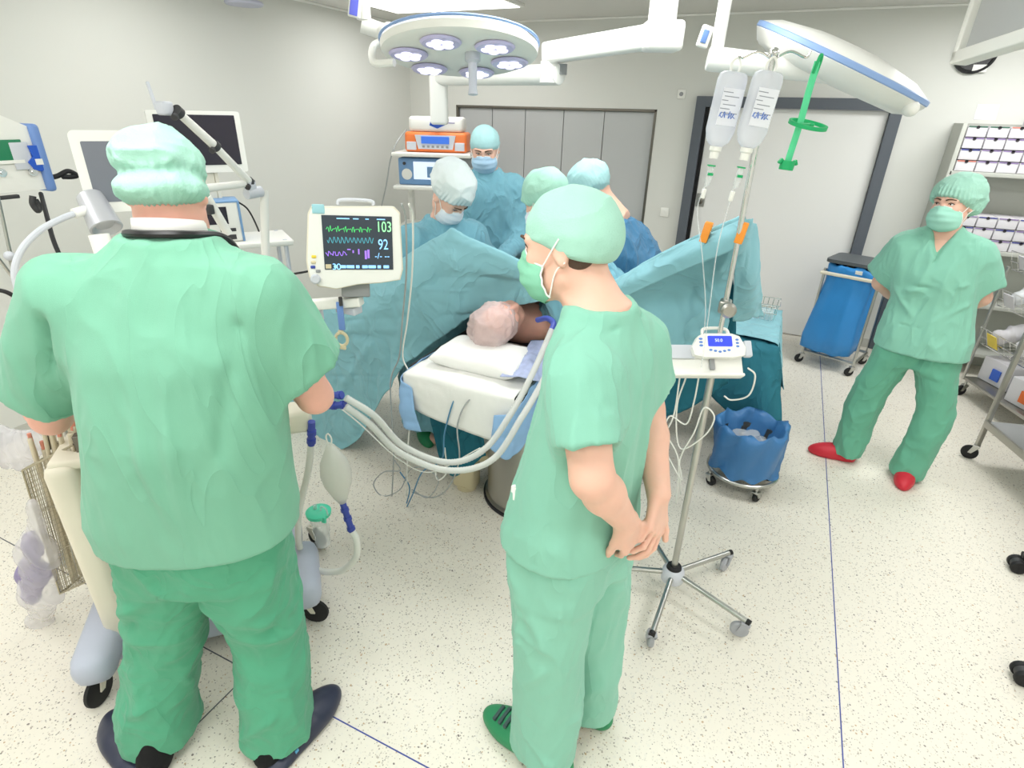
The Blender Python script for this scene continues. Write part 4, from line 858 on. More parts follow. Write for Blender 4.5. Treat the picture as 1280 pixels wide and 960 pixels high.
# ------------------------------------------------------------------ casters, drip stand, bins, trolleys
mat('caster_grey', (170, 172, 178), .45); mat('screen_blue', (40, 60, 210), .3, emit=(70, 84, 240), estr=.7); mat('screen_text', (190, 200, 255), .4, emit=(200, 210, 255), estr=.9)
mat('bag_blue', (56, 144, 216), .35, bump=.3, bscale=40, spec=.5, var=.08, vscale=6); mat('bag_navy', (66, 120, 172), .4, bump=.35, bscale=45, spec=.45, var=.1, vscale=9); mat('lid_grey', (86, 92, 96), .5)
mat('drip_plastic', (236, 239, 248), .25, alpha=.58, spec=.6); mat('drip_fluid', (222, 228, 244), .15, alpha=.55); mat('drip_label', (236, 238, 246), .5); mat('ink_blue', (100, 134, 206), .6); mat('ink_grey', (150, 154, 166), .6)
mat('green_plastic', (30, 172, 106), .4, spec=.5); mat('green_band', (92, 220, 160), .5); mat('clear_plastic', (236, 240, 240), .15, alpha=.35, spec=.6); mat('pump_blue', (96, 140, 214), .4)
def caster(root, p, r=.035, yaw=0, tyre='caster_grey', body_m='caster_grey', name='caster', hood=True, h=None):
    p = V(p); d = V((math.cos(math.radians(yaw)), math.sin(math.radians(yaw)), 0)); s = V((-d.y, d.x, 0)); c = p + V((0, 0, r)) + d * r * .5
    k = obj(name, MB().lathe(c - s * .011, s, [(0, 0), (r * .86, 0), (r, .005), (r, .017), (r * .86, .022), (0, .022)], 24), MATS[tyre], root, 40)
    b = MB()
    for q in (-1, 1):
        o = c + s * (q * .016); b.add([o + s * e + v for e in (-.003, .003) for v in (d * -.009, d * .009, V((0, 0, r * 1.15)) - d * (r * .5) + d * .016, V((0, 0, r * 1.15)) - d * (r * .5) - d * .018)], [(0, 1, 2, 3), (4, 5, 6, 7), (0, 1, 5, 4), (1, 2, 6, 5), (2, 3, 7, 6), (3, 0, 4, 7)])
    b.box(p + V((0, 0, r * 2.18)), (.036, .036, .010), Matrix.Rotation(math.radians(yaw), 3, 'Z'), .003); b.cyl(p + V((0, 0, r * 2.1)), p + V((0, 0, h or r * 2.8)), .008)
    obj('caster_fork', b, MATS[body_m], k, 40); return k
px, py = -.122, 2.01
dr_ = thing('drip_stand', 'steel drip stand on five castors in front of the teal drape', 'drip stand', (px, py, 0))
obj('pole', MB().cyl((px, py, .12), (px, py, 1.15), .0135), MATS['steel'], dr_, 40); obj('upper_pole', MB().cyl((px, py, 1.15), (px, py, 2.07), .009), MATS['chrome'], dr_, 40)
obj('hub', MB().lathe((px, py, .075), (0, 0, 1), [(0, 0), (.048, 0), (.05, .02), (.046, .05), (.034, .062), (0, .062)], 28), MATS['plastic_lightgrey'], dr_, 40); obj('collar', MB().lathe((px, py, .130), (0, 0, 1), [(.013, 0), (.034, 0), (.03, .018), (.013, .02)], 28), MATS['rubber_black'], dr_, 40)
for a in (-92, -20, 52, 124, 196):
    d = V((math.cos(math.radians(a)), math.sin(math.radians(a)), 0)); o = V((px, py, 0))
    g = obj('leg', MB().tube([o + d * .03 + V((0, 0, .11)), o + d * .34 + V((0, 0, .088))], .0115, 12, 1), MATS['steel'], dr_, 60); obj('end_cap', MB().cyl(o + d * .335 + V((0, 0, .088)), o + d * .352 + V((0, 0, .087)), .0125), MATS['rubber_black'], g)
    caster(dr_, o + d * .335, .036, a + 200, h=.09)
kz = 1.315; k = obj('clamp_knob', MB().lathe((px + .012, py - .03, kz), (.3, -1, 0), [(0, 0), (.022, 0), (.026, .008), (.026, .02), (.018, .027), (0, .027)], 20).box((px, py, kz), (.04, .05, .045), None, .008), MATS['steel_brushed'], dr_)
b = MB()
for s, e in ((-1, (-.085, -.01)), (-1, (-.01, -.02)), (1, (.085, -.01))): b.tube([(px, py, 2.05), (px + e[0] * .5, py + e[1], 2.07), (px + e[0], py + e[1], 2.055), (px + e[0] * 1.12, py + e[1], 2.072)], .0035, 8)
obj('hook_cross', b.ell((px, py, 2.068), .014), MATS['chrome'], dr_)
# drip bottles
def bottle(p, tilt, lab):
    p = V(p); t = thing('drip_bottle', lab, 'infusion bottle', tuple(p), 0, 'drip bottles'); R = Matrix.Rotation(math.radians(YAW * 57.3 + 6), 4, 'Z') @ Matrix.Rotation(math.radians(tilt), 4, 'Y'); M = Matrix.Translation(p) @ R
    sd = SDF()
    def f(X, Y, Z):
        w = np.interp(Z, (-.205, -.19, -.16, -.02, -.004, 0), (.018, .034, .043, .043, .038, .028)); q = (np.abs(X / w) ** 3 + np.abs(Y / (w * .62)) ** 3) ** (1 / 3); return np.maximum((q - 1) * .03, np.maximum(Z - 0, -.205 - Z) * .8)
    sd.add(f, (-.05, -.04, -.21), (.05, .04, .005)); obj('flask', xf(sd.mesh(.004), M), MATS['drip_plastic'], t, 180, normals=False)
    obj('neck', MB(M).lathe((0, 0, -.204), (0, 0, -1), [(.018, 0), (.018, .012), (.013, .016), (.013, .035), (0, .035)], 18), MATS['plastic_white'], t); obj('hanger', MB(M).tube([(-.012, 0, 0), (-.014, 0, .02), (0, 0, .036), (.014, 0, .02), (.012, 0, 0)], .0035, 8), MATS['plastic_white'], t)
    l = obj('label', MB(M).box((.0, -.0285, -.095), (.062, .001, .10)), MATS['drip_label'], t)
    m = MB(M)
    for i, w_ in enumerate((.03, .045, .02, .04, .03, .05)): m.box((-.03 + w_ / 2 + (i % 2) * .006, -.0293, -.056 - i * .011), (w_, .0006, .0022))
    obj('print', m, MATS['ink_grey'], l)
    obj('handwriting', MB(M).tube([(-.028, -.0296, -.122), (-.022, -.0296, -.110), (-.026, -.0296, -.116), (-.018, -.0296, -.124), (-.013, -.0296, -.108), (-.009, -.0296, -.124), (-.012, -.0296, -.115), (.0, -.0296, -.115), (.004, -.0296, -.106), (.002, -.0296, -.125), (.010, -.0296, -.110), (.010, -.0296, -.125), (.018, -.0296, -.111), (.014, -.0296, -.118), (.022, -.0296, -.123)], .0011, 6), MATS['ink_blue'], l)
    b = MB(M); b.lathe((0, 0, -.262), (0, 0, -1), [(.0, 0), (.009, .0), (.009, .05), (.004, .06), (0, .06)], 16); c = obj('drip_chamber', b, MATS['clear_plastic'], t); obj('chamber_ring', MB(M).lathe((0, 0, -.262), (0, 0, -1), [(.0, -.004), (.013, -.004), (.013, .0), (0, 0)], 16).box((0, -.008, -.285), (.016, .006, .008)), MATS['green_plastic'], c)
    obj('roller_clamp', MB(M).box((-.004, 0, -.345), (.012, .012, .03), None, .003), MATS['plastic_white'], t); return t, M
b1, M1 = bottle((px - .098, py - .01, 2.02), 5, 'left of the two clear drip bottles hanging on the stand'); b2, M2 = bottle((px + .000, py - .025, 2.02), 7, 'right of the two clear drip bottles, next to the green holder')
for M_, r_, L in ((M1, b1, [(-.005, 0, -.32), (-.01, 0, -.4), (.04, -.02, -.55), (.09, -.05, -.75), (.10, -.06, -.95)]), (M2, b2, [(-.005, 0, -.32), (0, 0, -.5), (.02, -.03, -.7), (.04, -.06, -.9)])):
    obj('drip_tube', MB(M_).tube(L, .002, 6, 8), MATS['clear_plastic'], r_)
g = V((px + .118, py - .01, 2.045)); gh = thing('bottle_holder', 'green plastic bottle hanger with ring hanging from the drip stand', 'holder', tuple(g), 0)
M = Matrix.Translation(g) @ Matrix.Rotation(YAW + .1, 4, 'Z') @ Matrix.Rotation(math.radians(5), 4, 'Y')
b = MB(M)
G = [[V((-.010, math.sin(z * 30) * .002, -z)), V((.010, math.sin(z * 30) * .002, -z))] for z in [i * .01 for i in range(29)]]; solid(obj('strap', b.grid(G), MATS['green_band'], gh), .002); obj('strap_end', MB(M).tube([(-.004, 0, -.03), (0, -.004, .012), (.008, .0, .010), (.008, .004, -.03), (.004, .006, -.08)], .0045, 8), MATS['green_plastic'], gh)
obj('ring', MB(M).lathe((0, -.045, -.165), (0, -.22, 1), [(.046, 0), (.053, 0), (.053, .010), (.046, .010), (.046, 0)], 36).box((0, -.04, -.16), (.014, .06, .008), None, .003), MATS['green_plastic'], gh, 40)
obj('cup', MB(M).lathe((0, 0, -.285), (0, 0, 1), [(0, 0), (.020, 0), (.021, .025), (.018, .026), (.017, .004), (0, .004)], 24).box((-.024, 0, -.262), (.008, .012, .016), Matrix.Rotation(.5, 3, 'Y'), .002).box((.024, 0, -.262), (.008, .012, .016), Matrix.Rotation(-.5, 3, 'Y'), .002), MATS['green_plastic'], gh, 40)
# pump on a clamp tray
F = frame(AY(887, 452, 1.96), (math.cos(YAW + .05), math.sin(YAW + .05), 0), (-.5 * math.sin(YAW), .5 * math.cos(YAW), .6)); F = F @ Matrix.Identity(4)
tr = thing('clamp_tray', 'white tray clamped to the drip stand under the infusion pump', 'tray', tuple(F.translation - V((0, 0, .03))))
obj('plate', MB(F).box((-.03, 0, 0), (.285, .10, .022), None, .006).box((-.03, -.052, .004), (.285, .012, .04), None, .005), MATS['plastic_white'], tr); obj('clamp', MB(F).box((0, -.01, .018), (.018, .05, .012), None, .003).box((-.0, .02, -.02), (.05, .04, .03), None, .006), MATS['plastic_grey'], tr); obj('board', MB(F).box((-.12, .03, .018), (.12, .05, .006), None, .002), MATS['plastic_lightgrey'], tr)
F2 = F @ Matrix.Translation(V((.02, .045, .030))); pm = thing('infusion_pump', 'small white infusion pump with lit blue screen on the clamp tray', 'infusion pump', tuple(F2.translation - V((0, 0, .02))))
obj('case', MB(F2).prism([(-.088, -.034), (-.094, -.006), (-.07, .034), (-.05, .044), (.05, .044), (.076, .034), (.094, -.006), (.088, -.034), (.05, -.042), (-.05, -.042)], -.015, .014), MATS['plastic_white'], pm, 40)
obj('screen', MB(F2).prism(rrect(.085, .038, .004), .014, .0155, Matrix.Translation(V((.005, .016, 0)))), MATS['screen_blue'], pm, 0); text('digits', '50.0', .016, F2 @ Matrix.Translation(V((.0, .018, .0157))), MATS['screen_text'], pm)
b = MB(F2)
for i in range(5): b.ell((-.03 + i * .016, -.016 - .003 * (2 - abs(i - 2)), .014), (.006, .004, .002))
for i in range(3): b.ell((-.062, .024 - i * .012, .014), (.007, .004, .002)); b.ell((.066, .022 - i * .012, .014), (.006, .004, .002))
obj('keypad', b, MATS['pump_blue'], pm); obj('alarm_lamp', MB(F2).ell((-.066, -.022, .014), (.004, .004, .002)), MATS['screen_text'], pm); obj('handle', MB(F2).tube([(-.05, .044, 0), (-.04, .066, 0), (.03, .066, 0), (.045, .044, 0)], .006, 8), MATS['plastic_white'], pm); obj('side_panel', MB(F2).box((.105, -.008, .0), (.026, .058, .024), None, .005), MATS['plastic_lightgrey'], pm)
for i, L in enumerate(([(850, 470, 1.98), (842, 520, 2.0), (828, 550, 2.02), (835, 570, 2.02), (852, 600, 2.03), (849, 580, 2.02)], [(858, 470, 1.98), (846, 510, 2.0), (850, 560, 2.02), (880, 545, 1.98), (893, 522, 1.96), (880, 510, 1.96), (868, 540, 1.98), (850, 575, 2.02), (851, 618, 2.05)], [(875, 462, 1.98), (868, 500, 1.98), (858, 530, 2.0), (838, 520, 2.0), (832, 540, 2.0), (848, 575, 2.02), (845, 630, 2.05)], [(935, 460, 1.95), (944, 470, 1.97), (936, 494, 2.0), (915, 500, 2.02), (905, 495, 2.03)])):
    cable('power_cable', L, .003, 'cable_white', ('first white cable looping below the tray of the drip stand', 'white cable with the widest loop beside the steel pole', 'white cable hanging nearest the man in profile', 'white cable curling from the right edge of the clamp tray')[i])
# draped instrument table and wire basket
x0, x1, y0, y1, zt = -.62, .085, 3.36, 4.12, .72
it = thing('instrument_table', 'low instrument table covered by a teal drape to the right of the drip stand', 'table', ((x0 + x1) / 2, (y0 + y1) / 2, 0))
obj('table_top', MB().box(((x0 + x1) / 2, (y0 + y1) / 2, zt - .025), (x1 - x0 - .03, y1 - y0 - .03, .03), None, .006), MATS['steel'], it)
for x in (x0 + .06, x1 - .06):
    for y in (y0 + .06, y1 - .06): obj('leg', MB().cyl((x, y, .06), (x, y, zt - .04), .014), MATS['steel'], it); caster(it, (x, y, 0), .028, 30)
obj('crossbar', MB().box(((x0 + x1) / 2, y0 + .06, .36), (x1 - x0 - .12, .03, .06), None, .008), MATS['tan'], it)
per = [(x0, y1), (x0 - .01, (y0 + y1) / 2), (x0, y0), ((x0 + x1) / 2, y0 - .012), (x1, y0), (x1 + .012, (y0 + y1) / 2), (x1, y1)]
out = [.04, .03, .05, .04, .20, .06, .08]; zb = [.3, .3, .34, .42, .06, .25, .3]; cx, cy = (x0 + x1) / 2, (y0 + y1) / 2
rows = [[(cx + (x - cx) * .02, cy + (y - cy) * .02, zt + .004) for x, y in per], [(cx + (x - cx) * .6, cy + (y - cy) * .6, zt + .004) for x, y in per], [(x, y, zt) for x, y in per], [(x + (x - cx) * .06, y + (y - cy) * .06, zt - .05) for x, y in per], [(x + (x - cx) / .4 * o * .6, y + (y - cy) / .4 * o * .6, (zt + z) / 2) for (x, y), o, z in zip(per, out, zb)], [(x + (x - cx) / .4 * o, y + (y - cy) / .4 * o * .7, z) for (x, y), o, z in zip(per, out, zb)]]
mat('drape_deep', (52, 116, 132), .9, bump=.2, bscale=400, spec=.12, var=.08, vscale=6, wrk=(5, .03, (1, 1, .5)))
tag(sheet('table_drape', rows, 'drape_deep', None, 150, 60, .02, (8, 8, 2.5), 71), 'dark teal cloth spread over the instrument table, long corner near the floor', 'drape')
tag(sheet('table_cloth', [[(x0 + .02, y1 - .02, zt + .016), (-.25, y1 - .01, zt + .018), (x1, y1 - .02, zt + .018), (x1 + .035, y1 - .02, zt - .02), (x1 + .08, y1 - .02, zt - .25)], [(x0 + .02, y0 + .45, zt + .016), (-.25, y0 + .4, zt + .018), (x1, y0 + .35, zt + .018), (x1 + .04, y0 + .33, zt - .02), (x1 + .10, y0 + .30, zt - .28)], [(x0 + .02, y0 + .2, zt + .016), (-.25, y0 + .12, zt + .018), (x1 - .01, y0 + .06, zt + .018), (x1 + .05, y0 + .05, zt - .02), (x1 + .12, y0 + .05, zt - .26)]], 'drape_teal', None, 70, 40, .012, (8, 8, 6), 77), 'pale teal cloth folded over the far half of the instrument table', 'cloth')
wb = thing('wire_basket', 'small wire basket standing on the teal instrument table', 'basket', (.0, 3.9, zt)); c = V((-.01, 3.86, zt + .012)); b = MB()
for z, s in ((0, .8), (.06, .9), (.12, 1.0)): b.tube([c + V((x * s, y * s, z)) for x, y in ((-.1, -.09), (.1, -.09), (.1, .09), (-.1, .09), (-.1, -.09))], .003, 6, 1)
for i in range(7):
    for s in (-1, 1): b.tube([c + V(((-.09 + i * .03) * .85, s * .075, 0)), c + V((-.09 + i * .03, s * .09, .12))], .002, 6, 1)
obj('wire_frame', b, MATS['chrome'], wb); obj('liner', MB().box(c + V((0, 0, .03)), (.15, .13, .05), None, .01), MATS['clear_plastic'], wb)
# kick bucket
kx, ky = .075, 3.03; kb = thing('kick_bucket', 'round waste bucket with blue liner bag on a wheeled ring behind the drip stand', 'bucket', (kx, ky, 0))
obj('ring_frame', MB().tube([(kx + .185 * math.cos(i * PI / 12), ky + .185 * math.sin(i * PI / 12), .10) for i in range(24)], .011, 10, 2, closed=True), MATS['steel'], kb)
obj('bucket_shell', MB().lathe((kx, ky, .09), (0, 0, 1), [(0, 0), (.125, 0), (.155, .22), (.16, .225), (.15, .225), (.12, .01), (0, .01)], 36), MATS['steel_dark'], kb)
b = MB(); G = []
for i in range(73):
    a = 2 * PI * i / 72; row = []
    for k_, (r, z) in enumerate(((.10, .16), (.13, .25), (.150, .33), (.165, .385), (.180, .392), (.188, .37), (.186, .30), (.180, .22), (.176, .15), (.182, .125))):
        w = .010 * math.sin(a * 7 + k_) + .006 * math.sin(a * 13 + 2 * k_); row.append(V((kx + (r + w * (1 if k_ != 3 else .5)) * math.cos(a), ky + (r + w) * math.sin(a), z + .012 * math.sin(a * 5) * (k_ > 3) + .01 * math.sin(a * 9 + k_))))
    G.append(row)
G[-1] = G[0]; lb = obj('liner_bag', b.grid(G), MATS['bag_navy'], kb, 180); sd = SDF()
for i in range(5): sd.ell((kx + .06 * math.cos(i * 1.3), ky + .06 * math.sin(i * 1.3), .25), (.06, .05, .06), k=.02)
obj('waste', disp(sd.mesh(.006), lambda P, N: .02 * (ridge(P, (14, 14, 14), 3) - .4)), MATS['clear_plastic'], kb, 180, normals=False)
for i in range(4): a = math.radians(-60 + 90 * i); caster(kb, (kx + .185 * math.cos(a), ky + .185 * math.sin(a), 0), .03, -60 + 90 * i + 120, 'rubber_black', 'steel', h=.10)
# linen trolley with blue bag
cL, cR = AZ(1000, 452, 0), AZ(1062, 470, 0); xa = (cR - cL).normalized(); ya = V((-xa.y, xa.x, 0)); W_ = (cR - cL).length; F = frame(cL + (cR - cL) * .5, xa, ya); lt = thing('linen_trolley', 'wheeled steel trolley holding a bright blue bag in front of the white door', 'trolley', tuple(F.translation))
hw = W_ / 2; b = MB(F); zt = .82
for s in (-1, 1):
    obj('upright', MB(F).tube([(s * hw, 0, .09), (s * hw, .02, zt), ], .011, 10, 1), MATS['steel'], lt); obj('upright', MB(F).tube([(s * hw, .36, .09), (s * hw, .30, zt)], .011, 10, 1), MATS['steel'], lt)
    for y in (0, .36): caster(lt, F @ V((s * hw, y, 0)), .036, 200, 'rubber_black', 'steel', h=.1)
obj('base_rail', MB(F).tube([(-hw, 0, .11), (hw, 0, .11)], .011, 10, 1).tube([(-hw, .36, .11), (hw, .36, .11)], .011, 10, 1).tube([(-hw, 0, .11), (-hw, .36, .11)], .011, 10, 1).tube([(hw, 0, .11), (hw, .36, .11)], .011, 10, 1), MATS['steel'], lt)
obj('rim', MB(F).tube([(-hw - .01, -.02, zt - .03), (hw + .01, -.02, zt - .03), (hw + .01, .32, zt - .02), (-hw - .01, .32, zt - .02)], .014, 10, 1, closed=True), MATS['plastic_cream'], lt)
obj('lid', MB(F).prism(rrect(2 * hw + .04, .36, .05), zt + .055, zt + .08, Matrix.Translation(V((.01, .17, 0)))), MATS['lid_grey'], lt, 40); obj('back_panel', MB(F).box((hw + .03, .32, .5), (.05, .06, .66), None, .01), MATS['lid_grey'], lt)
G = []
for i in range(65):
    a = 2 * PI * i / 64; row = []
    for k_, (s, z) in enumerate(((.86, zt + .02), (1.02, zt + .045), (1.10, zt + .02), (1.06, zt - .03), (1.0, zt - .10), (1.02, .6), (1.1, .42), (1.16, .26), (1.08, .15), (.8, .12), (.0, .115))):
        w = 1 + .035 * math.sin(a * 6 + k_ * .4) + .02 * math.sin(a * 11 - k_ * .5); c, s_ = math.cos(a), math.sin(a); q = (abs(c) ** 3.2 + abs(s_) ** 3.2) ** (-1 / 3.2)
        sag = -.05 * max(0, min(1, (zt - z) / .5)); row.append(V(((hw - .012) * s * w * q * c + sag, .15 + .155 * s * w * q * s_ - .03 * (z < .7), z + (.012 * math.sin(a * 9) if k_ in (1, 2) else 0))))
    G.append(row)
G[-1] = G[0]; M = MB(F).grid(G); P = np.array([tuple(v) for v in M.v]); Q = np.array(M.f); P, Q = disp((P, Q), lambda P, N: .022 * (ridge(P, (11, 11, 3), 4) - .4)); obj('blue_bag', (P, Q), MATS['bag_blue'], lt, 180); obj('tag', MB(F).box((.06, -.045, zt + .02), (.05, .006, .03), Matrix.Rotation(.3, 3, 'X'), .002), MATS['plastic_white'], lt)
# ------------------------------------------------------------------ anaesthesia machine and what hangs on it
mat('bumper', (186, 192, 208), .45); mat('screen_off', (44, 40, 54), .15, spec=.6); mat('screen_grey', (120, 124, 134), .3); mat('screen_lit', (40, 48, 58), .3, emit=(58, 66, 72), estr=.55)
mat('trace_green', (70, 190, 100), .4, emit=(80, 220, 120), estr=.8); mat('trace_cyan', (80, 170, 190), .4, emit=(90, 190, 200), estr=.6); mat('trace_violet', (150, 110, 210), .4, emit=(150, 110, 230), estr=.8); mat('digit_green', (140, 240, 160), .4, emit=(150, 250, 160), estr=1.0); mat('digit_blue', (140, 200, 250), .4, emit=(140, 200, 255), estr=1.0)
mat('trim_blue', (112, 146, 206), .4); mat('tag_blue', (40, 92, 200), .4); mat('sign_green', (34, 128, 88), .5); mat('pocket_teal', (160, 210, 220), .5); mat('orange', (240, 128, 66), .4); mat('lcd_blue', (60, 108, 200), .3, emit=(50, 100, 200), estr=.5); mat('device_blue', (120, 160, 204), .45)
mat('bag_film', (232, 230, 236), .2, alpha=.38, spec=.6, bump=.5, bscale=30); mat('film_violet', (150, 138, 186), .5, alpha=.8); mat('basket_wire', (176, 168, 146), .4, metal=.7); mat('catheter', (226, 216, 190), .3, alpha=.8); mat('catheter_red', (214, 140, 120), .4); mat('rubber_bag', (226, 226, 218), .35, alpha=.75, bump=.2, bscale=60); mat('lid_mint', (84, 214, 176), .4); mat('lamp_grey', (196, 198, 204), .35, metal=.3)
mo = (-1.65, .96, 0); mth = 45
am = thing('anaesthesia_machine', 'cream anaesthesia machine on grey castor base in front of the broad man', 'anaesthesia machine', mo, mth); M = place(mo, mth)
obj('cabinet', MB(M).box((-.02, .26, .50), (.56, .46, .72), None, .02), MATS['plastic_cream'], am)
obj('worktop', MB(M).box((-.02, .24, .885), (.62, .52, .035), None, .012), MATS['plastic_cream'], am)
for i in range(3): d = obj('drawer', MB(M).box((-.02, .026, .26 + i * .17), (.52, .02, .155), None, .006), MATS['plastic_cream'], am); obj('handle', MB(M).box((-.02, .012, .30 + i * .17), (.2, .016, .018), None, .005), MATS['plastic_grey'], d)
obj('side_column', MB(M).box((-.300, .05, .52), (.09, .18, .74), None, .03), MATS['plastic_cream'], am)
b = MB(M); b.prism(rrect(.69, .62, .06), .085, .175, Matrix.Translation(V((-.03, .26, 0)))); obj('base', b, MATS['bumper'], am, 40)
for s, y0, fx in ((-1, -.13, -.36), (1, -.02, .32)):
    f = obj('base_foot', MB(M).box((fx, y0 / 2 + .1, .165), (.13, .3 - y0, .13), None, .05), MATS['bumper'], am)
    p = V((fx, y0 + .02, 0)); c = M @ p; k = caster(am, c, .058, -70 if s < 0 else 20, 'rubber_black', 'plastic_cream', h=.14); obj('brake_pedal', MB().box(c + V((-.03, -.03, .10)), (.05, .03, .025), Matrix.Rotation(.6, 3, 'Z'), .006), MATS['plastic_dark'], k)
for s in (-1, 1): caster(am, M @ V((s * .36, .46, 0)), .05, 0, 'rubber_black', 'plastic_cream', h=.12)
obj('upper_unit', MB(M).box((.0, .34, 1.14), (.56, .30, .46), None, .02), MATS['plastic_cream'], am)
F = frame(AX(112, 266, -2.25), (.55, .83, 0), (-.05, .03, 1)) @ Matrix.Translation(V((.165, .135, 0))); sn = obj('ventilator_display', MB(F).prism(rrect(.33, .27, .02), -.02, .02), MATS['plastic_white'], am, 40); obj('screen', MB(F).prism(rrect(.27, .20, .005), .02, .022), MATS['screen_grey'], sn); obj('display_neck', MB(M).cyl((-.12, .36, 1.3), (-.14, .40, 1.5), .03), MATS['plastic_white'], am)
# left side block with knob
L0 = AY(108, 515, .93); b = MB(); Rm = Matrix.Rotation(math.radians(mth), 3, 'Z'); b.box(L0 + V((.02, .03, -.02)), (.14, .16, .13), Rm, .012); lb = obj('vaporiser_block', b, MATS['plastic_cream'], am); obj('vaporiser_knob', MB().ell(AY(93, 493, .88), (.03, .03, .02)).cyl(AY(93, 493, .88) - V((0, 0, .04)), AY(93, 493, .88), .014).box(AY(88, 531, .86), (.02, .012, .02), Rm, .004), MATS['plastic_grey'], lb); obj('gauge_dots', MB().ell(AY(98, 470, .9), .006), MATS['rubber_black'], lb)
# right manifold with blue connectors, bag, hose, canister
mc = AY(366, 522, 1.33); b = MB(); b.box(mc, (.13, .11, .085), Rm, .014); b.cyl(mc + V((.03, -.06, .01)), mc + V((.035, -.075, .01)), .018); mf = obj('breathing_block', b, MATS['plastic_cream'], am)
for p, q in (((396, 494, 1.36), (428, 494, 1.37)), ((400, 508, 1.34), (432, 506, 1.36))):
    A, B_ = AY(*p), AY(*q); d = B_ - A; b = MB().cyl(A - d * .1, B_, .0125)
    for k in (.2, .55, .9): b.cyl(A + d * (k - .06), A + d * (k + .06), .0155)
    obj('hose_connector', b, MATS['connector_blue'], am, 40); obj('port', MB().cyl(A - d * .45, A, .016), MATS['chrome'], am)
A, B_ = AY(390, 530, 1.33), AY(389, 556, 1.33); b = MB().cyl(A + V((0, 0, .01)), B_, .013); b.cyl(A.lerp(B_, .3), A.lerp(B_, .5), .0165).cyl(A.lerp(B_, .7), A.lerp(B_, .9), .0165); obj('hose_connector', b, MATS['connector_blue'], am, 40)
tag(obj('bag_hose', MB().tube([AY(*p) for p in ((389, 556, 1.33), (385, 590, 1.33), (374, 640, 1.32), (375, 685, 1.31), (394, 711, 1.29), (424, 714, 1.29), (444, 698, 1.30), (446, 676, 1.31), (440, 664, 1.31))], .013, 12, 14, rib=.04, ribn=160), MATS['hose_white'], None, 40), 'ribbed hose looping down from the machine to the breathing bag', 'hose')
bt = AY(412, 556, 1.31); bb = AY(428, 628, 1.31); ax = bb - bt; Lb = ax.length; bag = thing('breathing_bag', 'pale translucent breathing bag hanging beside the anaesthesia machine', 'breathing bag', tuple(bb))
obj('bag', MB().lathe(bt, ax, [(0, -.005), (.012, 0), (.022, Lb * .08), (.048, Lb * .28), (.056, Lb * .48), (.050, Lb * .66), (.03, Lb * .86), (.014, Lb), (0, Lb)], 28), MATS['rubber_bag'], bag, 180); c = AY(440, 664, 1.31); b = MB().cyl(bb - ax * .02, c, .012)
for k in (.3, .6, .95): b.cyl(bb.lerp(c, k - .1), bb.lerp(c, k), .0155)
obj('connector', b, MATS['connector_blue'], bag, 40); obj('loop', MB().tube([bt + V((-.008, 0, 0)), bt + V((-.012, 0, .03)), bt + V((0, 0, .045)), bt + V((.012, 0, .03)), bt + V((.008, 0, 0))], .003, 6), MATS['hose_white'], bag)
ct = AY(398, 640, 1.40); cn = thing('suction_canister', 'clear suction canister with mint green lid beside the breathing bag', 'canister', tuple(ct - V((0, 0, .17))))
obj('jar', MB().lathe(ct, (0, 0, -1), [(.040, .0), (.040, .05), (.036, .055), (.036, .10), (.033, .105), (.031, .17), (0, .172)], 28), MATS['clear_plastic'], cn); obj('lid', MB().lathe(ct, (0, 0, 1), [(0, -.012), (.05, -.012), (.052, .004), (.045, .010), (.02, .012), (0, .012)], 28).box(ct + V((.045, -.02, -.01)), (.02, .012, .03), None, .004), MATS['lid_mint'], cn, 40); obj('spout', MB().cyl(ct + V((-.015, 0, .01)), ct + V((-.015, 0, .03)), .008).tube([ct + V((.015, 0, .012)), ct + V((.02, 0, .035)), ct + V((.045, 0, .03)), ct + V((.05, 0, .0))], .004, 8), MATS['clear_plastic'], cn)
# wire basket with catheters, film bags
def q(px_, py_, y): return AY(px_, py_, y)
tl, tr_, bl, br = q(28, 588, .74), q(92, 556, .80), q(75, 742, .72), q(124, 720, .78); ww = (tr_ - tl); off = V((ww.y, -ww.x, 0)).normalized() * -.10
bk = thing('catheter_basket', 'long wire mesh basket full of wrapped catheters at the left side of the machine', 'basket', tuple(bl)); G = MB()
cr = [tl, tr_, tr_ + off, tl + off]; cb = [bl, br, br + off, bl + off]
for k in (0, .33, .66, 1.0): G.tube([a.lerp(c, k) for a, c in zip(cr, cb)], .004 if k in (0, 1.0) else .002, 6, 1, closed=True)
for i in range(4):
    n_ = 14
    for j in range(n_):
        k = j / n_; G.tube([cr[i].lerp(cr[(i + 1) % 4], k), cb[i].lerp(cb[(i + 1) % 4], k)], .0035 if j == 0 else .0012, 5, 1)
for j in range(9): k = j / 9; G.tube([cb[0].lerp(cb[1], k), cb[3].lerp(cb[2], k)], .0015, 5, 1)
for j in range(1, 28): k = j / 28; G.tube([a.lerp(c, k) for a, c in zip(cr, cb)], .0010, 4, 1, closed=True)
obj('wire_mesh', G, MATS['basket_wire'], bk)
obj('hook_bar', MB().box(tr_.lerp(br, .12) + V((.02, .02, .02)), (.03, .03, .16), Rm, .004), MATS['steel_dark'], bk)
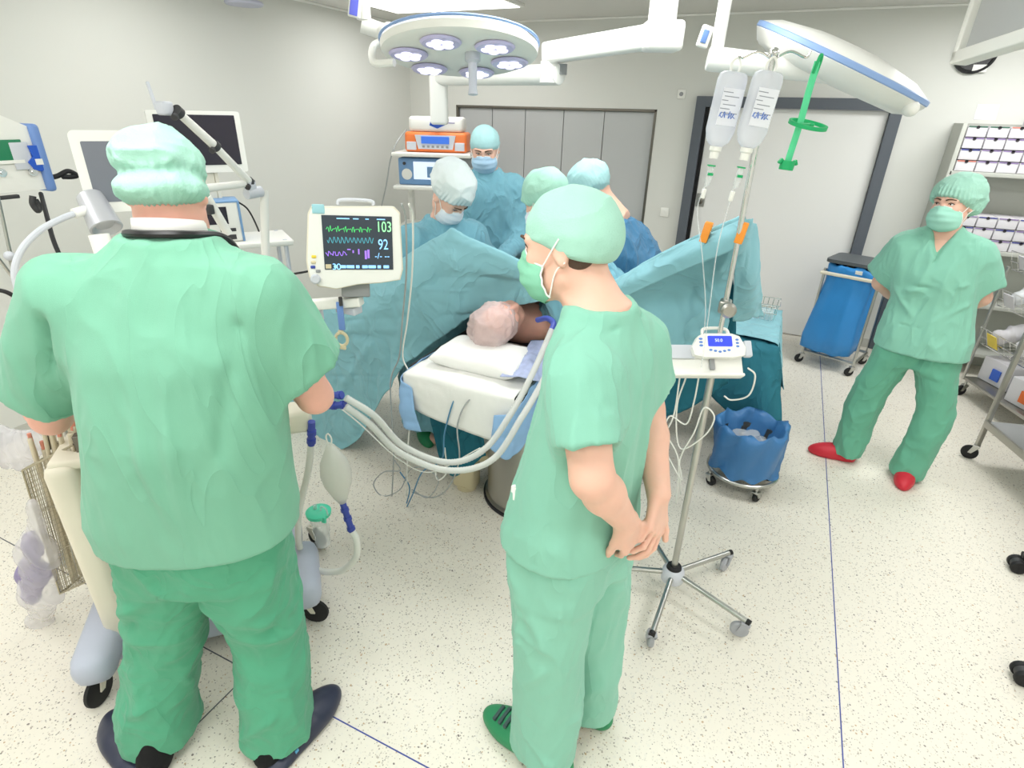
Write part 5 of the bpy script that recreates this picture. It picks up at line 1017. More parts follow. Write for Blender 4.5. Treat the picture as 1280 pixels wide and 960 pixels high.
for j in range(18):
    k = .1 + .8 * RNG.random(); m_ = .15 + .7 * RNG.random(); a = tl.lerp(tr_, k) + off * m_; c = bl.lerp(br, min(.9, max(.1, k + .1 * RNG.normal()))) + off * m_; e = a + (a - c).normalized() * (.03 + .10 * RNG.random()); d_ = V((.01, .0, 0)) * RNG.normal()
    t = tag(obj('catheter', MB().tube([c + V((0, 0, .02)), a.lerp(c, .5) + d_, a, e], .0055 + .003 * RNG.random(), 8, 4), MATS['catheter'], None, 180), 'wrapped catheter standing in the wire mesh basket by the machine', 'catheter', 'catheters in the wire basket')
    if j % 3 == 0: obj('tip', MB().cyl(e, e + (e - a).normalized() * .03, .006), MATS['catheter_red'], t)
def film_bag(name, lab, pts, m, seed, r=.04, cat='plastic bag'):
    sd = SDF()
    for (a, ra), (c, rc) in zip(pts, pts[1:]): sd.cap(tuple(a), tuple(c), ra, rc, k=.07, flat=((.6, -.8, 0), .6))
    return tag(obj(name, disp(sd.mesh(.005), lambda P, N: .016 * (ridge(P, (16, 16, 5), seed) - .45) + .005 * (ridge(P, (40, 40, 18), seed + 1) - .4)), MATS[m], None, 180, normals=False), lab, cat)
fb = film_bag('film_bag', 'crumpled violet tinted plastic bag hanging from the wire basket', [(q(40, 630, .70), .010), (q(48, 690, .70), .048), (q(50, 742, .70), .056), (q(50, 780, .70), .026), (q(48, 815, .70), .006)], 'bag_film', 61)
ib = film_bag('mask_bag', 'violet resuscitation mask inside the hanging plastic bag', [(q(37, 672, .71), .02), (q(40, 682, .71), .012), (q(42, 715, .71), .036), (q(40, 745, .71), .032)], 'film_violet', 63, cat='mask')
film_bag('wrapping_bag', 'white crumpled plastic wrapping at the left edge above the wire basket', [(q(-20, 545, .85), .07), (q(20, 565, .9), .06), (q(60, 540, .95), .035)], 'bag_film', 65, cat='plastic wrapping')
for i, L in enumerate(([(62, 498, .86), (64, 530, .84), (62, 560, .83)], [(40, 500, .95), (42, 520, .92), (60, 545, .9)])): cable('gas_hose', L, .009, 'rubber_black', ('black hose hanging behind the left forearm of the broad man', 'black hose beside the white wrapping')[i], 'hose')
# patient monitor on its rail
mp = AY(445, 307, 1.58); F = frame(mp, (math.cos(YAW + .28), math.sin(YAW + .28), -.045), (-.12 * math.sin(YAW), .12 * math.cos(YAW), 1)); pm = thing('patient_monitor', 'cream patient monitor showing green, cyan and violet traces in front of the drape', 'monitor', tuple(mp - V((0, 0, .17))))
ms = .365 / 125; X_ = lambda px_: (px_ - 445) * ms * .93; Y_ = lambda py_: -(py_ - 307) * ms * .93
case = [(-52, -46), (50, -49), (57, -42), (59, 30), (55, 44), (30, 48), (0, 50), (-28, 56), (-50, 52), (-60, 40), (-62, 20), (-56, -38)]
obj('case', MB(F).prism([(x * ms * .93, -y * ms * .93) for x, y in case][::-1], -.09, .0), MATS['plastic_cream'], pm, 30)
bz = obj('bezel', MB(F).prism([(x * ms * .93 * .97, -y * ms * .93 * .97) for x, y in case][::-1], .0, .008), MATS['plastic_white'], pm, 30)
sx0, sx1, sy0, sy1 = X_(405), X_(491), Y_(337), Y_(270)
s = obj('screen', MB(F).box(((sx0 + sx1) / 2, (sy0 + sy1) / 2, .009), (sx1 - sx0, sy1 - sy0, .003)), MATS['screen_lit'], pm, 0)
S_ = lambda u, v: V((sx0 + (sx1 - sx0) * u, sy1 - (sy1 - sy0) * v, .0112))
def trace(nm, pts, r, m): obj(nm, MB(F).tube([S_(*p) for p in pts], r, 5, 0), MATS[m], s)
RN = random.Random(5)
trace('green_trace', [(.05 + .65 * i / 60, .24 + (.06 * math.sin(i * 1.9) * (abs(math.sin(i * .31)) > .55)) + .01 * RN.random()) for i in range(61)], .0010, 'trace_green')
trace('cyan_trace', [(.06 + .66 * i / 70, .45 + .07 * math.sin(i * 1.05) * (.6 + .4 * RN.random())) for i in range(71)], .0009, 'trace_cyan')
trace('violet_trace', [(.03 + .3 * i / 30, .70 + .05 * (1 if math.sin(i * .9) > 0 else -1) * RN.random()) for i in range(31)], .0014, 'trace_violet')
b = MB(F)
for u, v, w_, h_ in ((.42, .66, .02, .05), (.50, .66, .02, .1), (.60, .72, .03, .16), (.64, .70, .03, .16), (.36, .62, .05, .02)): b.box(S_(u, v), ((sx1 - sx0) * w_, (sy1 - sy0) * h_, .0012))
obj('violet_bars', b, MATS['trace_violet'], s, 0); b = MB(F)
for i in range(8): b.box(S_(.16 + i * .105, .945), ((sx1 - sx0) * (.05 + .03 * (i % 3)), (sy1 - sy0) * .055, .0012))
for u, w_ in ((.3, .18), (.48, .08), (.64, .05), (.84, .12)): b.box(S_(u, .055), ((sx1 - sx0) * w_, (sy1 - sy0) * .018, .0012))
obj('soft_keys', b, MATS['digit_blue'], s, 0)
T_ = lambda u, v: F @ Matrix.Translation(S_(u, v) + V((0, 0, .0006)))
text('pulse_value', '103', .05, T_(.88, .2), MATS['digit_green'], s, sx=.72); text('oxygen_value', '92', .05, T_(.86, .53), MATS['digit_blue'], s, sx=.72); text('minor_values', '-/- --', .028, T_(.84, .74), MATS['digit_blue'], s); text('key_text', '30', .03, T_(.17, .95), MATS['digit_blue'], s); obj('key_patch', MB(F).box(S_(.055, .94), ((sx1 - sx0) * .08, (sy1 - sy0) * .08, .001)), MATS['tan'], s, 0)
obj('alarm_corner', MB(F).box((X_(402), Y_(263), .009), (.04, .03, .006), None, .003), MATS['pocket_teal'], pm)
mat('yellow', (240, 214, 70), .5)
for px_, py_, m_ in ((391, 321, 'yellow'), (390, 328, 'tan'), (389, 334, 'connector_blue'), (395, 339, 'plastic_grey')): obj('socket', MB(F).box((X_(px_) + .005, Y_(py_), .007), (.016, .010, .012), None, .003), MATS[m_], pm)
obj('knob', MB(F).lathe((X_(393), Y_(349), .0), (0, 0, 1), [(0, 0), (.017, 0), (.017, .018), (.012, .024), (0, .024)], 20), MATS['plastic_lightgrey'], pm); obj('handle', MB(F).tube([(X_(425), Y_(258), -.04), (X_(430), Y_(252), -.04), (X_(465), Y_(252), -.04), (X_(470), Y_(257), -.04)], .006, 8), MATS['plastic_lightgrey'], pm); obj('mount', MB(F).box((X_(442), Y_(366), -.05), (.10, .05, .06), None, .006), MATS['plastic_grey'], pm)
rl = thing('support_rail', 'white rail arm carrying the patient monitor, reaching from behind the broad man', 'arm', tuple(AY(440, 385, 1.58))); b = MB(); A, B_ = AY(350, 384, 1.50), AY(452, 376, 1.60); b.tube([A, B_], .016, 8, 1); obj('rail', MB().box((A + B_) / 2, ((B_ - A).length, .05, .036), frame((0, 0, 0), B_ - A, (0, 1, .01)).to_3x3(), .006), MATS['plastic_white'], rl); obj('bracket', MB().box(AY(400, 392, 1.56), (.02, .02, .05), None, .003), MATS['plastic_lightgrey'], rl); obj('mount_block', MB().box(AY(436, 386, 1.60), (.09, .05, .03), None, .005), MATS['plastic_lightgrey'], rl)
# hanging strap with ring
a = AY(426, 378, 1.54); st = thing('strap_hanger', 'blue strap with beige ring hanging below the patient monitor', 'strap', tuple(a)); c = AY(426, 412, 1.54); obj('strap', MB().box((a + c) / 2, (.024, .008, (a - c).length), Matrix.Rotation(YAW, 3, 'Z'), .003), MATS['trim_blue'], st); obj('hook', MB().cyl(a - V((0, 0, .012)), a + V((0, 0, .02)), .007), MATS['plastic_dark'], st); c2 = AY(427, 424, 1.54)
obj('ring', MB().tube([c2 + Matrix.Rotation(YAW, 3, 'Z') @ V((.022 * math.cos(t), 0, .026 * math.sin(t))) for t in [i * PI / 8 for i in range(16)]], .006, 8, 2, closed=True).box(c2 - V((0, 0, .033)), (.03, .012, .014), None, .003).box(c2 + V((0, 0, .03)), (.02, .012, .012), None, .003), MATS['tan'], st)
cable('monitor_cable', [(390, 338, 1.60), (375, 341, 1.58), (350, 344, 1.52), (330, 340, 1.48)], .004, 'rubber_black', 'black cable at the left edge of the patient monitor')
# folding arm with dark joints
ar = thing('hose_arm', 'white folding support arm with dark joints behind the head of the broad man', 'support arm', tuple(AX(330, 345, -2.35)))
J = [AX(222, 140, -2.25), AX(268, 182, -2.3), AX(312, 228, -2.35)]
for i in range(2): obj('tube', MB().cyl(J[i], J[i + 1], .016, .019), MATS['plastic_white'], ar)
for i, p in enumerate(J): d = (J[1] - J[0]).normalized(); obj('joint', MB().cyl(p - d * .012, p + d * .012, .024).cyl(p + V((.012, -.02, -.014)), p + V((.02, -.035, -.02)), .012), MATS['plastic_dark'], ar)
obj('end_clamp', MB().box(J[0] + V((-.03, -.03, .012)), (.05, .05, .05), None, .01).box(J[0] + V((-.06, -.05, .055)), (.012, .012, .10), Matrix.Rotation(-.2, 3, 'Y'), .004), MATS['plastic_lightgrey'], ar); obj('elbow', MB().box(J[2] + V((0, 0, -.02)), (.045, .045, .06), None, .012).cyl(J[2] + V((.0, -.03, -.05)), J[2] + V((.01, .05, -.045)), .026), MATS['plastic_lightgrey'], ar); obj('post', MB().cyl(AX(330, 238, -2.35), AX(334, 400, -2.35), .02), MATS['plastic_white'], ar)
obj('cross_tube', MB().cyl(AX(250, 236, -2.3), AX(305, 230, -2.35), .017).cyl(AX(258, 246, -2.28), AX(285, 292, -2.28), .02), MATS['plastic_white'], ar); obj('joint_lever', MB().box(AX(262, 262, -2.26), (.03, .03, .04), None, .006), MATS['plastic_dark'], ar)
# wall monitor, device trolley at the left wall
c = AX(249, 178, -3.3); F = frame(c, (math.cos(1.05), math.sin(1.05), 0), (0, 0, 1)); wm = thing('wall_screen', 'switched-off black screen in white frame near the left wall', 'monitor', tuple(c - V((0, 0, .2)))); obj('frame', MB(F).prism(rrect(.50, .345, .012), -.03, .015), MATS['plastic_white'], wm, 30); obj('screen', MB(F).prism(rrect(.435, .28, .004), .015, .018, Matrix.Translation(V((0, .012, 0)))), MATS['screen_off'], wm, 0); obj('stand_neck', MB(F).box((-.02, -.26, -.03), (.14, .20, .05), None, .006).box((.06, -.28, -.03), (.02, .24, .06)), MATS['plastic_cream'], wm)
c = AX(280, 268, -3.25); et = thing('device_trolley', 'white trolley shelf by the left wall carrying a small device', 'trolley', (c.x, c.y, 0)); F = place((c.x, c.y, 0), 55); zs = AX(290, 297, -3.25).z
obj('shelf', MB(F).box((.06, 0, zs - .02), (.62, .4, .035), None, .01), MATS['plastic_white'], et); obj('lower_shelf', MB(F).box((.06, 0, .35), (.6, .4, .03), None, .01), MATS['plastic_white'], et)
for sx in (-.2, .32):
    for sy in (-.17, .17): obj('post', MB(F).cyl((sx, sy, .1), (sx, sy, zs), .014), MATS['plastic_lightgrey'], et); caster(et, F @ V((sx, sy, 0)), .036, 40, 'rubber_black')
F = F @ Matrix.Translation(V((-.03, -.02, zs))); dv = thing('device', 'small white and blue device with dark display on the trolley by the left wall', 'medical device', tuple(F.translation), 0); hh = AX(280, 248, -3.25).z - zs
obj('case', MB(F).box((0, 0, hh / 2), (.22, .2, hh), None, .012), MATS['plastic_white'], dv); obj('blue_frame', MB(F).box((.112, 0, hh / 2), (.014, .21, hh * 1.01), None, .005).box((0, 0, hh - .004), (.22, .205, .012), None, .004), MATS['device_blue'], dv); obj('display', MB(F).box((-.02, -.101, hh * .66), (.12, .004, hh * .42)), MATS['screen_off'], dv, 0); obj('slot', MB(F).box((.03, -.101, hh * .3), (.09, .004, .02)).box((.03, -.101, hh * .12), (.08, .004, .03)), MATS['plastic_dark'], dv, 0)
cable('device_cable', [(297, 252, 3.0), (310, 262, 2.98), (322, 285, 2.9), (328, 305, 2.85)], .006, 'rubber_black', 'black cable curving down from the small device by the left wall')
# examination lamp on goose neck, pendant with blue rail, rods
hd = AX(122, 264, -2.2); d = V((.30, .0, -1)).normalized(); d = (AX(133, 284, -2.12) - AX(112, 244, -2.2)).normalized(); gl = thing('examination_lamp', 'grey cylinder lamp head on curved goose neck at the left', 'lamp', tuple(AX(25, 380, -2.2)))
obj('lamp_head', MB().lathe(hd - d * .065, d, [(0, 0), (.036, 0), (.042, .006), (.052, .135), (.046, .137), (.03, .12), (0, .12)], 28), MATS['lamp_grey'], gl, 40); obj('goose_neck', MB().tube([AX(108, 262, -2.2), AX(80, 272, -2.2), AX(50, 288, -2.2), AX(27, 312, -2.2), AX(18, 340, -2.2), AX(24, 372, -2.2), AX(28, 420, -2.2)], .010, 10, 8), MATS['plastic_lightgrey'], gl); obj('neck_joint', MB().cyl(AX(112, 261, -2.2), AX(92, 267, -2.2), .016), MATS['plastic_white'], gl)
# pendant
P0, P1 = AX(-60, 235, -2.75), AX(62, 236, -2.75); zt, zb = AX(40, 158, -2.75).z, P1.z; y0, y1 = P0.y - .1, P1.y
pd = thing('supply_pendant', 'white ceiling supply pendant with blue edge rail and gas sockets at the left', 'pendant', (-2.9, (y0 + y1) / 2, zb))
obj('housing', MB().prism([(y0, zb), (y1 - .01, zb), (y1 - .01, zt), (y1 - .1, zt + .045), (y1 - .22, zt + .065), (y0, zt + .07)], -.32, .0, Matrix(((0, 0, 1, -2.75), (1, 0, 0, 0), (0, 1, 0, 0), (0, 0, 0, 1)))), MATS['plastic_white'], pd, 40); obj('edge_rail', MB().box((-2.80, y1 + .005, (zb + zt) / 2), (.14, .035, zt - zb + .02), None, .014), MATS['trim_blue'], pd); obj('ceiling_tube', MB().cyl((-2.92, y0 + .2, zt + .05), (-2.92, y0 + .2, ZC), .06), MATS['plastic_white'], pd)
def onp(px_, py_): return AX(px_, py_, -2.745)
c = onp(4, 190); obj('sign_panel', MB().box(c, (.006, .14, .085), None, .003), MATS['sign_green'], pd); obj('sign_strip', MB().box(c - V((-.004, 0, .036)), (.004, .12, .012)), MATS['plastic_white'], pd); c = onp(27, 195); obj('socket_plate', MB().box(c, (.010, .065, .10), None, .004), MATS['plastic_lightgrey'], pd)
c = onp(46, 202); obj('blue_tag', MB().prism([(-.035, .0), (-.02, -.028), (0, -.036), (.02, -.028), (.035, 0), (.02, .02), (.012, .06), (-.02, .06), (-.012, .02)], 0, .012, Matrix(((0, 0, 1, c.x), (1, 0, 0, c.y), (0, 1, 0, c.z), (0, 0, 0, 1)))), MATS['tag_blue'], pd); obj('tag_label', MB().box(c + V((.014, .002, .0)), (.002, .026, .022)), MATS['plastic_white'], pd)
for px_, py_ in ((41, 215), (2, 216)): c = onp(px_, py_); obj('gas_socket', MB().lathe(c, (1, 0, 0), [(0, .012), (.007, .012), (.008, .006), (.015, .006), (.017, 0), (0, 0)], 20), MATS['chrome'], pd)
c = onp(5, 247); obj('rail_strip', MB().box(c, (.02, .10, .014), None, .003), MATS['plastic_dark'], pd)
def loopc(name, L, r, m, lab, cat='cable'): return tag(obj(name, MB().tube([AX(*p) for p in L], r, 8, 8), MATS[m], None, 180), lab, cat)
obj('hook_handle', MB().tube([AX(*p) for p in [(62, 222, -2.8), (72, 220, -2.8), (85, 214, -2.8), (96, 219, -2.8), (90, 221, -2.8), (78, 221, -2.8)]], .010, 8, 8), MATS['rubber_black'], pd); loopc('coil_plug', [(41, 245, -2.75), (41, 255, -2.75), (47, 263, -2.75), (49, 258, -2.75), (44, 250, -2.75)], .012, 'plastic_dark', 'short dark coiled plug hanging under the pendant', 'plug'); loopc('supply_cable', [(51, 242, -2.75), (58, 268, -2.6), (66, 298, -2.5), (76, 322, -2.45), (88, 345, -2.4), (100, 400, -2.35), (110, 500, -2.3), (118, 640, -2.3), (120, 716, -2.3)], .008, 'rubber_black', 'black supply cable hanging from the pendant down behind the broad man'); loopc('supply_cable', [(-5, 362, -2.35), (10, 366, -2.3), (25, 376, -2.3), (40, 390, -2.3)], .007, 'rubber_black', 'black cable at the left edge below the goose neck lamp')
_f = AX(30, 420, -2.6); rd = thing('rod_stand', 'thin steel rods of a stand at the left edge under the pendant', 'stand', tuple(AX(12, 320, -2.6))); obj('rod', MB().cyl(AX(-4, 240, -2.6), AX(14, 322, -2.6), .006), MATS['steel'], rd); obj('rod', MB().cyl(AX(-12, 310, -2.6), AX(20, 352, -2.6), .006), MATS['steel'], rd); obj('rod_joint', MB().ell(AX(12, 320, -2.6), .018), MATS['plastic_lightgrey'], rd); obj('rod', MB().cyl(AX(12, 320, -2.6), V((_f.x, _f.y, .02)), .008), MATS['steel'], rd); obj('foot_plate', MB().lathe((_f.x, _f.y, 0), (0, 0, 1), [(0, 0), (.16, 0), (.16, .012), (.03, .03), (0, .03)], 28), MATS['steel'], rd, 40)
# ------------------------------------------------------------------ device tower, surgical lamps, shelf, trolley on the right
tw = thing('device_tower', 'white equipment tower with open shelves at the back left corner', 'equipment tower', (-3.15, 5.0, 0)); F0 = place((-3.15, 5.0, 0), 22); zs1 = AY(540, 192, 4.75).z; zs2 = AY(520, 232, 4.75).z
for z in (zs1, zs2, .85, .45, .15): obj('shelf', MB(F0).box((0, 0, z - .018), (.74, .5, .035), None, .01), MATS['plastic_white'], tw)
for sx in (-1, 1): obj('post', MB(F0).box((sx * .30, .2, zs1 / 2 + .05), (.05, .06, zs1 - .08), None, .01), MATS['plastic_white'], tw); obj('shelf_rail', MB(F0).cyl((sx * .36, -.24, zs1 - .01), (sx * .36, .2, zs1 - .01), .012), MATS['plastic_grey'], tw)
for sx in (-.3, .3):
    for sy in (-.18, .18): caster(tw, F0 @ V((sx, sy, 0)), .045, 20, 'rubber_black', h=.13)
F = F0 @ Matrix.Translation(V((.03, -.02, zs1))); H1 = .175; dv = thing('diathermy_unit', 'orange medical unit with blue display on the top shelf of the equipment tower', 'medical device', tuple(F.translation))
obj('case', MB(F).box((0, .04, H1 / 2), (.58, .34, H1), None, .03), MATS['orange'], dv); obj('face_plate', MB(F).prism([(-.16, .03), (.16, .03), (.19, .15), (-.19, .15)], -.006, .01, F0.__class__(((1, 0, 0, .0), (0, 0, -1, -.132), (0, 1, 0, 0), (0, 0, 0, 1)))), MATS['plastic_lightgrey'], dv); obj('display', MB(F).box((0, -.146, .108), (.26, .008, .062), None, .003), MATS['lcd_blue'], dv, 0)
for sx in (-1, 1): obj('side_panel', MB(F).box((sx * .225, -.134, .055), (.09, .012, .07), None, .004), MATS['plastic_lightgrey'], dv)
b = MB(F)
for i in range(6): b.box((-.11 + i * .044, -.145, .052), (.024, .006, .02), None, .003)
obj('keys', b, MATS['plastic_grey'], dv); F = F @ Matrix.Translation(V((.0, .04, H1))); wb2 = thing('white_case', 'white rounded case lying on top of the orange unit', 'case', tuple(F.translation)); obj('shell', MB(F).box((0, 0, .065), (.50, .3, .13), None, .03), MATS['plastic_white'], wb2); obj('seam_line', MB(F).box((.08, -.151, .08), (.2, .004, .008)), MATS['film_violet'], wb2)
tag(obj('blue_foil', MB(F).prism([(-.05, .01), (.02, -.02), (.10, .02), (.03, .05), (-.03, .06)], -.004, .004, F0.__class__(((1, 0, 0, .0), (0, -.5, -.86, -.17), (0, .86, -.5, .05), (0, 0, 0, 1)))), MATS['tag_blue'], None), 'small blue and white packet hanging on the front of the white case', 'packet')
F = F0 @ Matrix.Translation(V((-.05, -.03, zs2))); H2 = (zs1 - zs2) * .82; dv = thing('display_unit', 'blue grey unit with lit white touch screen on the second shelf of the equipment tower', 'medical device', tuple(F.translation))
obj('case', MB(F).box((0, .04, H2 / 2), (.56, .34, H2), None, .015), MATS['device_blue'], dv); mat('touch_screen', (228, 236, 248), .3, emit=(214, 228, 250), estr=.55); obj('touch_screen', MB(F).box((.0, -.134, H2 * .55), (.27, .006, H2 * .66), None, .003), MATS['touch_screen'], dv, 0); obj('screen_window', MB(F).box((.04, -.138, H2 * .5), (.09, .004, H2 * .4)), MATS['device_blue'], dv, 0); obj('socket', MB(F).cyl((-.22, -.13, H2 * .8), (-.22, -.142, H2 * .8), .014), MATS['plastic_dark'], dv); obj('sticker', MB(F).ell((-.20, -.132, H2 * .4), (.05, .006, .05)), MATS['plastic_white'], dv)
F = F0 @ Matrix.Translation(V((.20, -.02, zs2 + .17))); tag(obj('dark_unit', MB(F).box((.06, .06, H2 * .16), (.34, .24, .09), None, .01), MATS['plastic_grey']), 'dark grey box on the shelf right of the blue unit', 'box')
tag(obj('tower_cable', MB().tube([AY(*p) for p in ((508, 162, 4.9), (496, 178, 4.7), (488, 200, 4.65), (483, 230, 4.65), (476, 262, 4.7))], .006, 8), MATS['cable_grey'], None, 180), 'thin grey cable hanging at the left of the equipment tower', 'cable')
# ---- surgical lamp with lit lenses
mat('lamp_white', (244, 244, 238), .35); mat('lamp_arm', (246, 246, 242), .4); mat('lens', (226, 222, 255), .2, emit=(232, 228, 255), estr=1.4); mat('lens_ring', (206, 200, 238), .3); mat('blue_stripe', (142, 172, 220), .4); mat('panel_blue', (110, 118, 232), .4)
lc = AY(575, 56, 2.55); dn = V((.0, .0, -1)) + V((-lc.x, -lc.y, 0)).normalized() * .20; dn.normalize(); up = -dn
F = frame(lc, V((math.cos(YAW), math.sin(YAW), 0)), V((-math.sin(YAW), math.cos(YAW), 0)) - up * 0); zz = up; xx = V((math.cos(YAW), math.sin(YAW), 0)); xx = (xx - zz * xx.dot(zz)).normalized(); F = frame(lc, xx, zz.cross(xx)); R0 = .345
lm = thing('surgical_lamp', 'round surgical lamp with lit violet-white lenses hanging above the table', 'surgical lamp', tuple(lc))
obj('housing', MB(F).lathe((0, 0, -.05), (0, 0, 1), [(0, 0), (R0 - .03, 0), (R0, .012), (R0 + .004, .04), (R0 - .02, .06), (R0 * .7, .085), (R0 * .3, .10), (0, .102)], 56), MATS['lamp_white'], lm, 40)
obj('blue_line', MB(F).tube([(math.cos(a) * (R0 + .004), math.sin(a) * (R0 + .004), .004) for a in [i * PI / 16 for i in range(32)]], .006, 6, 2, closed=True), MATS['blue_stripe'], lm)
for k in range(7):
    a = math.radians(15 + 60 * k); p = V((0, 0, -.052)) if k == 6 else V((math.cos(a) * R0 * .66, math.sin(a) * R0 * .66, -.052)); rr = .082
    if k == 6: continue
    g = obj('lens_cluster', MB(F).lathe(p, (0, 0, -1), [(0, 0), (rr, 0), (rr * 1.05, .004), (rr * .95, .012), (0, .012)], 28), MATS['lens_ring'], lm)
    for j in range(5): q_ = a + j * 2 * PI / 5; obj('lens', MB(F).ell(p + V((math.cos(q_) * .036, math.sin(q_) * .036, -.012)), (.024, .024, .009), None, 14, 8), MATS['lens'], g)
obj('centre_handle', MB(F).lathe((0.06, -.06, -.05), (0, 0, -1), [(0, 0), (.034, 0), (.034, .03), (.020, .04), (.018, .14), (.022, .165), (0, .17)], 24), MATS['plastic_lightgrey'], lm, 40)
obj('grip', MB(F).tube([(-R0 * .98, .02, .02), (-R0 * 1.12, .0, -.01), (-R0 * 1.08, -.06, -.09), (-R0 * .80, -.10, -.10)], .016, 10), MATS['lamp_white'], lm)
for L in ([(735, -14, 2.55), (735, 30, 2.55)],): pass
yk = [AY(452, 30, 2.5), AY(480, 40, 2.55), lc + xx * (-R0 * .9) + V((0, 0, .05))]; obj('yoke_arm', MB().tube(yk, .036, 14, 6), MATS['lamp_arm'], lm)
p = AY(455, 25, 2.5); obj('yoke_post', MB().cyl(p, V((p.x, p.y, ZC)), .032), MATS['lamp_arm'], lm); c = AY(444, 6, 2.42); obj('control_panel', MB().box(c, (.055, .02, .10), Matrix.Rotation(YAW + .3, 3, 'Z') @ Matrix.Rotation(.2, 3, 'Y'), .006), MATS['plastic_white'], lm); obj('panel_keys', MB().box(c + V((.004, -.012, .0)), (.035, .006, .085), Matrix.Rotation(YAW + .3, 3, 'Z') @ Matrix.Rotation(.2, 3, 'Y'), .002), MATS['panel_blue'], lm); obj('joint_cap', MB().cyl(AY(478, 40, 2.6), AY(480, 54, 2.6), .03), MATS['plastic_grey'], lm)
p = lc + V((-.15, .03, .1)); obj('suspension_rods', MB().cyl(p, V((p.x, p.y, ZC)), .010).cyl(p + V((.03, .015, 0)), V((p.x + .03, p.y + .015, ZC)), .006), MATS['lamp_arm'], lm)
# ---- ceiling boom with two jointed arms carrying a drop column
bm_ = thing('ceiling_boom', 'white jointed ceiling boom with square post right of the surgical lamp', 'ceiling arm', tuple(AY(822, 40, 3.0)))
A, B_ = AY(828, 44, 3.0), AY(688, 66, 3.2)
obj('post', MB().box(V((A.x - .01, A.y, (A.z + ZC) / 2 + .02)), (.11, .11, ZC - A.z - .04), Matrix.Rotation(YAW, 3, 'Z'), .015), MATS['lamp_arm'], bm_); obj('post_head', MB().box(A + V((.0, 0, -.005)), (.17, .15, .12), Matrix.Rotation(YAW, 3, 'Z'), .02), MATS['lamp_arm'], bm_); d = B_ - A; obj('upper_arm', MB().box((A + B_) / 2 + V((0, 0, .0)), (d.length + .06, .10, .10), frame((0, 0, 0), d, (0, 1, 0)).to_3x3(), .02), MATS['lamp_arm'], bm_)
obj('joint', MB().cyl(B_ + V((0, 0, -.04)), B_ + V((0, 0, -.14)), .05), MATS['lamp_arm'], bm_); obj('brake_ring', MB().cyl(B_ + V((.05, .03, -.05)), B_ + V((.05, .03, -.10)), .035), MATS['plastic_grey'], bm_); A2 = AY(700, 93, 3.2); B2 = AY(548, 97, 3.6); obj('lower_arm', MB().cyl(A2, B2, .052, .048, 20, bev=.012), MATS['lamp_arm'], bm_); p = B2; obj('drop_column', MB().box(V((p.x, p.y, p.z - .13)), (.115, .10, .30), Matrix.Rotation(YAW, 3, 'Z'), .02), MATS['lamp_arm'], bm_); obj('stripe', MB().box(AY(822, 46, 2.94), (.008, .004, .08)), MATS['yellow'], bm_)
# ---- second lamp, turned edge-on
lc2 = AY(1050, 80, 3.3); ax_ = (AY(1146, 122, 3.1) - AY(952, 32, 3.5)); xx = ax_.normalized(); vv = (lc2 - V((0, 0, CAMZ))).normalized(); zz = V((.25, .55, .9)); zz = (zz - xx * zz.dot(xx)).normalized(); zc_ = vv.cross(xx).normalized(); zc_ = zc_ if zc_.z > 0 else -zc_; zz = (zc_ + vv * .03).normalized(); zz = (zz - xx * zz.dot(xx)).normalized(); F = frame(lc2, xx, zz.cross(xx)); R0 = ax_.length / 2 * .96
l2 = thing('surgical_lamp', 'second surgical lamp seen edge-on from above, right of the drip bottles', 'surgical lamp', tuple(lc2))
obj('housing', MB(F).lathe((0, 0, -.055), (0, 0, 1), [(0, -.035), (R0 - .10, -.025), (R0 - .03, .0), (R0, .045), (R0 - .012, .075), (R0 * .8, .105), (R0 * .4, .13), (0, .135)], 56), MATS['lamp_white'], l2, 40); obj('blue_rim', MB(F).lathe((0, 0, -.008), (0, 0, 1), [(R0 - .002, 0), (R0 + .004, .004), (R0 + .003, .022), (R0 - .004, .026)], 56), MATS['blue_stripe'], l2); [obj('rim_knob', MB(F).ell((sg * R0 * .98, -.03, -.035), (.032, .032, .032)), MATS['lamp_white'], l2) for sg in (-1, 1)]
a_, b_ = AY(884, 73, 3.0), AY(1085, 96, 3.15); obj('arm', MB().cyl(a_, b_, .05, .043, 22, bev=.012), MATS['lamp_arm'], l2); obj('arm_joint', MB().cyl(b_ + V((0, -.04, -.03)), b_ + V((.0, .06, .03)), .055).box(AY(1048, 98, 3.1), (.04, .03, .03), None, .006), MATS['lamp_arm'], l2); p = AY(896, 62, 3.0); obj('post', MB().cyl(p - V((0, 0, .03)), V((p.x + .01, p.y, ZC)), .028), MATS['lamp_arm'], l2); c = AY(881, 46, 2.95); obj('control_panel', MB().box(c, (.05, .025, .085), Matrix.Rotation(YAW, 3, 'Z') @ Matrix.Rotation(.25, 3, 'Y'), .008), MATS['plastic_white'], l2); obj('panel_keys', MB().box(c + V((.002, -.014, 0)), (.025, .006, .05), Matrix.Rotation(YAW, 3, 'Z') @ Matrix.Rotation(.25, 3, 'Y'), .002), MATS['trim_blue'], l2); obj('bolt', MB().cyl(AY(1048, 98, 3.02), AY(1048, 98, 2.98), .012), MATS['plastic_grey'], l2)
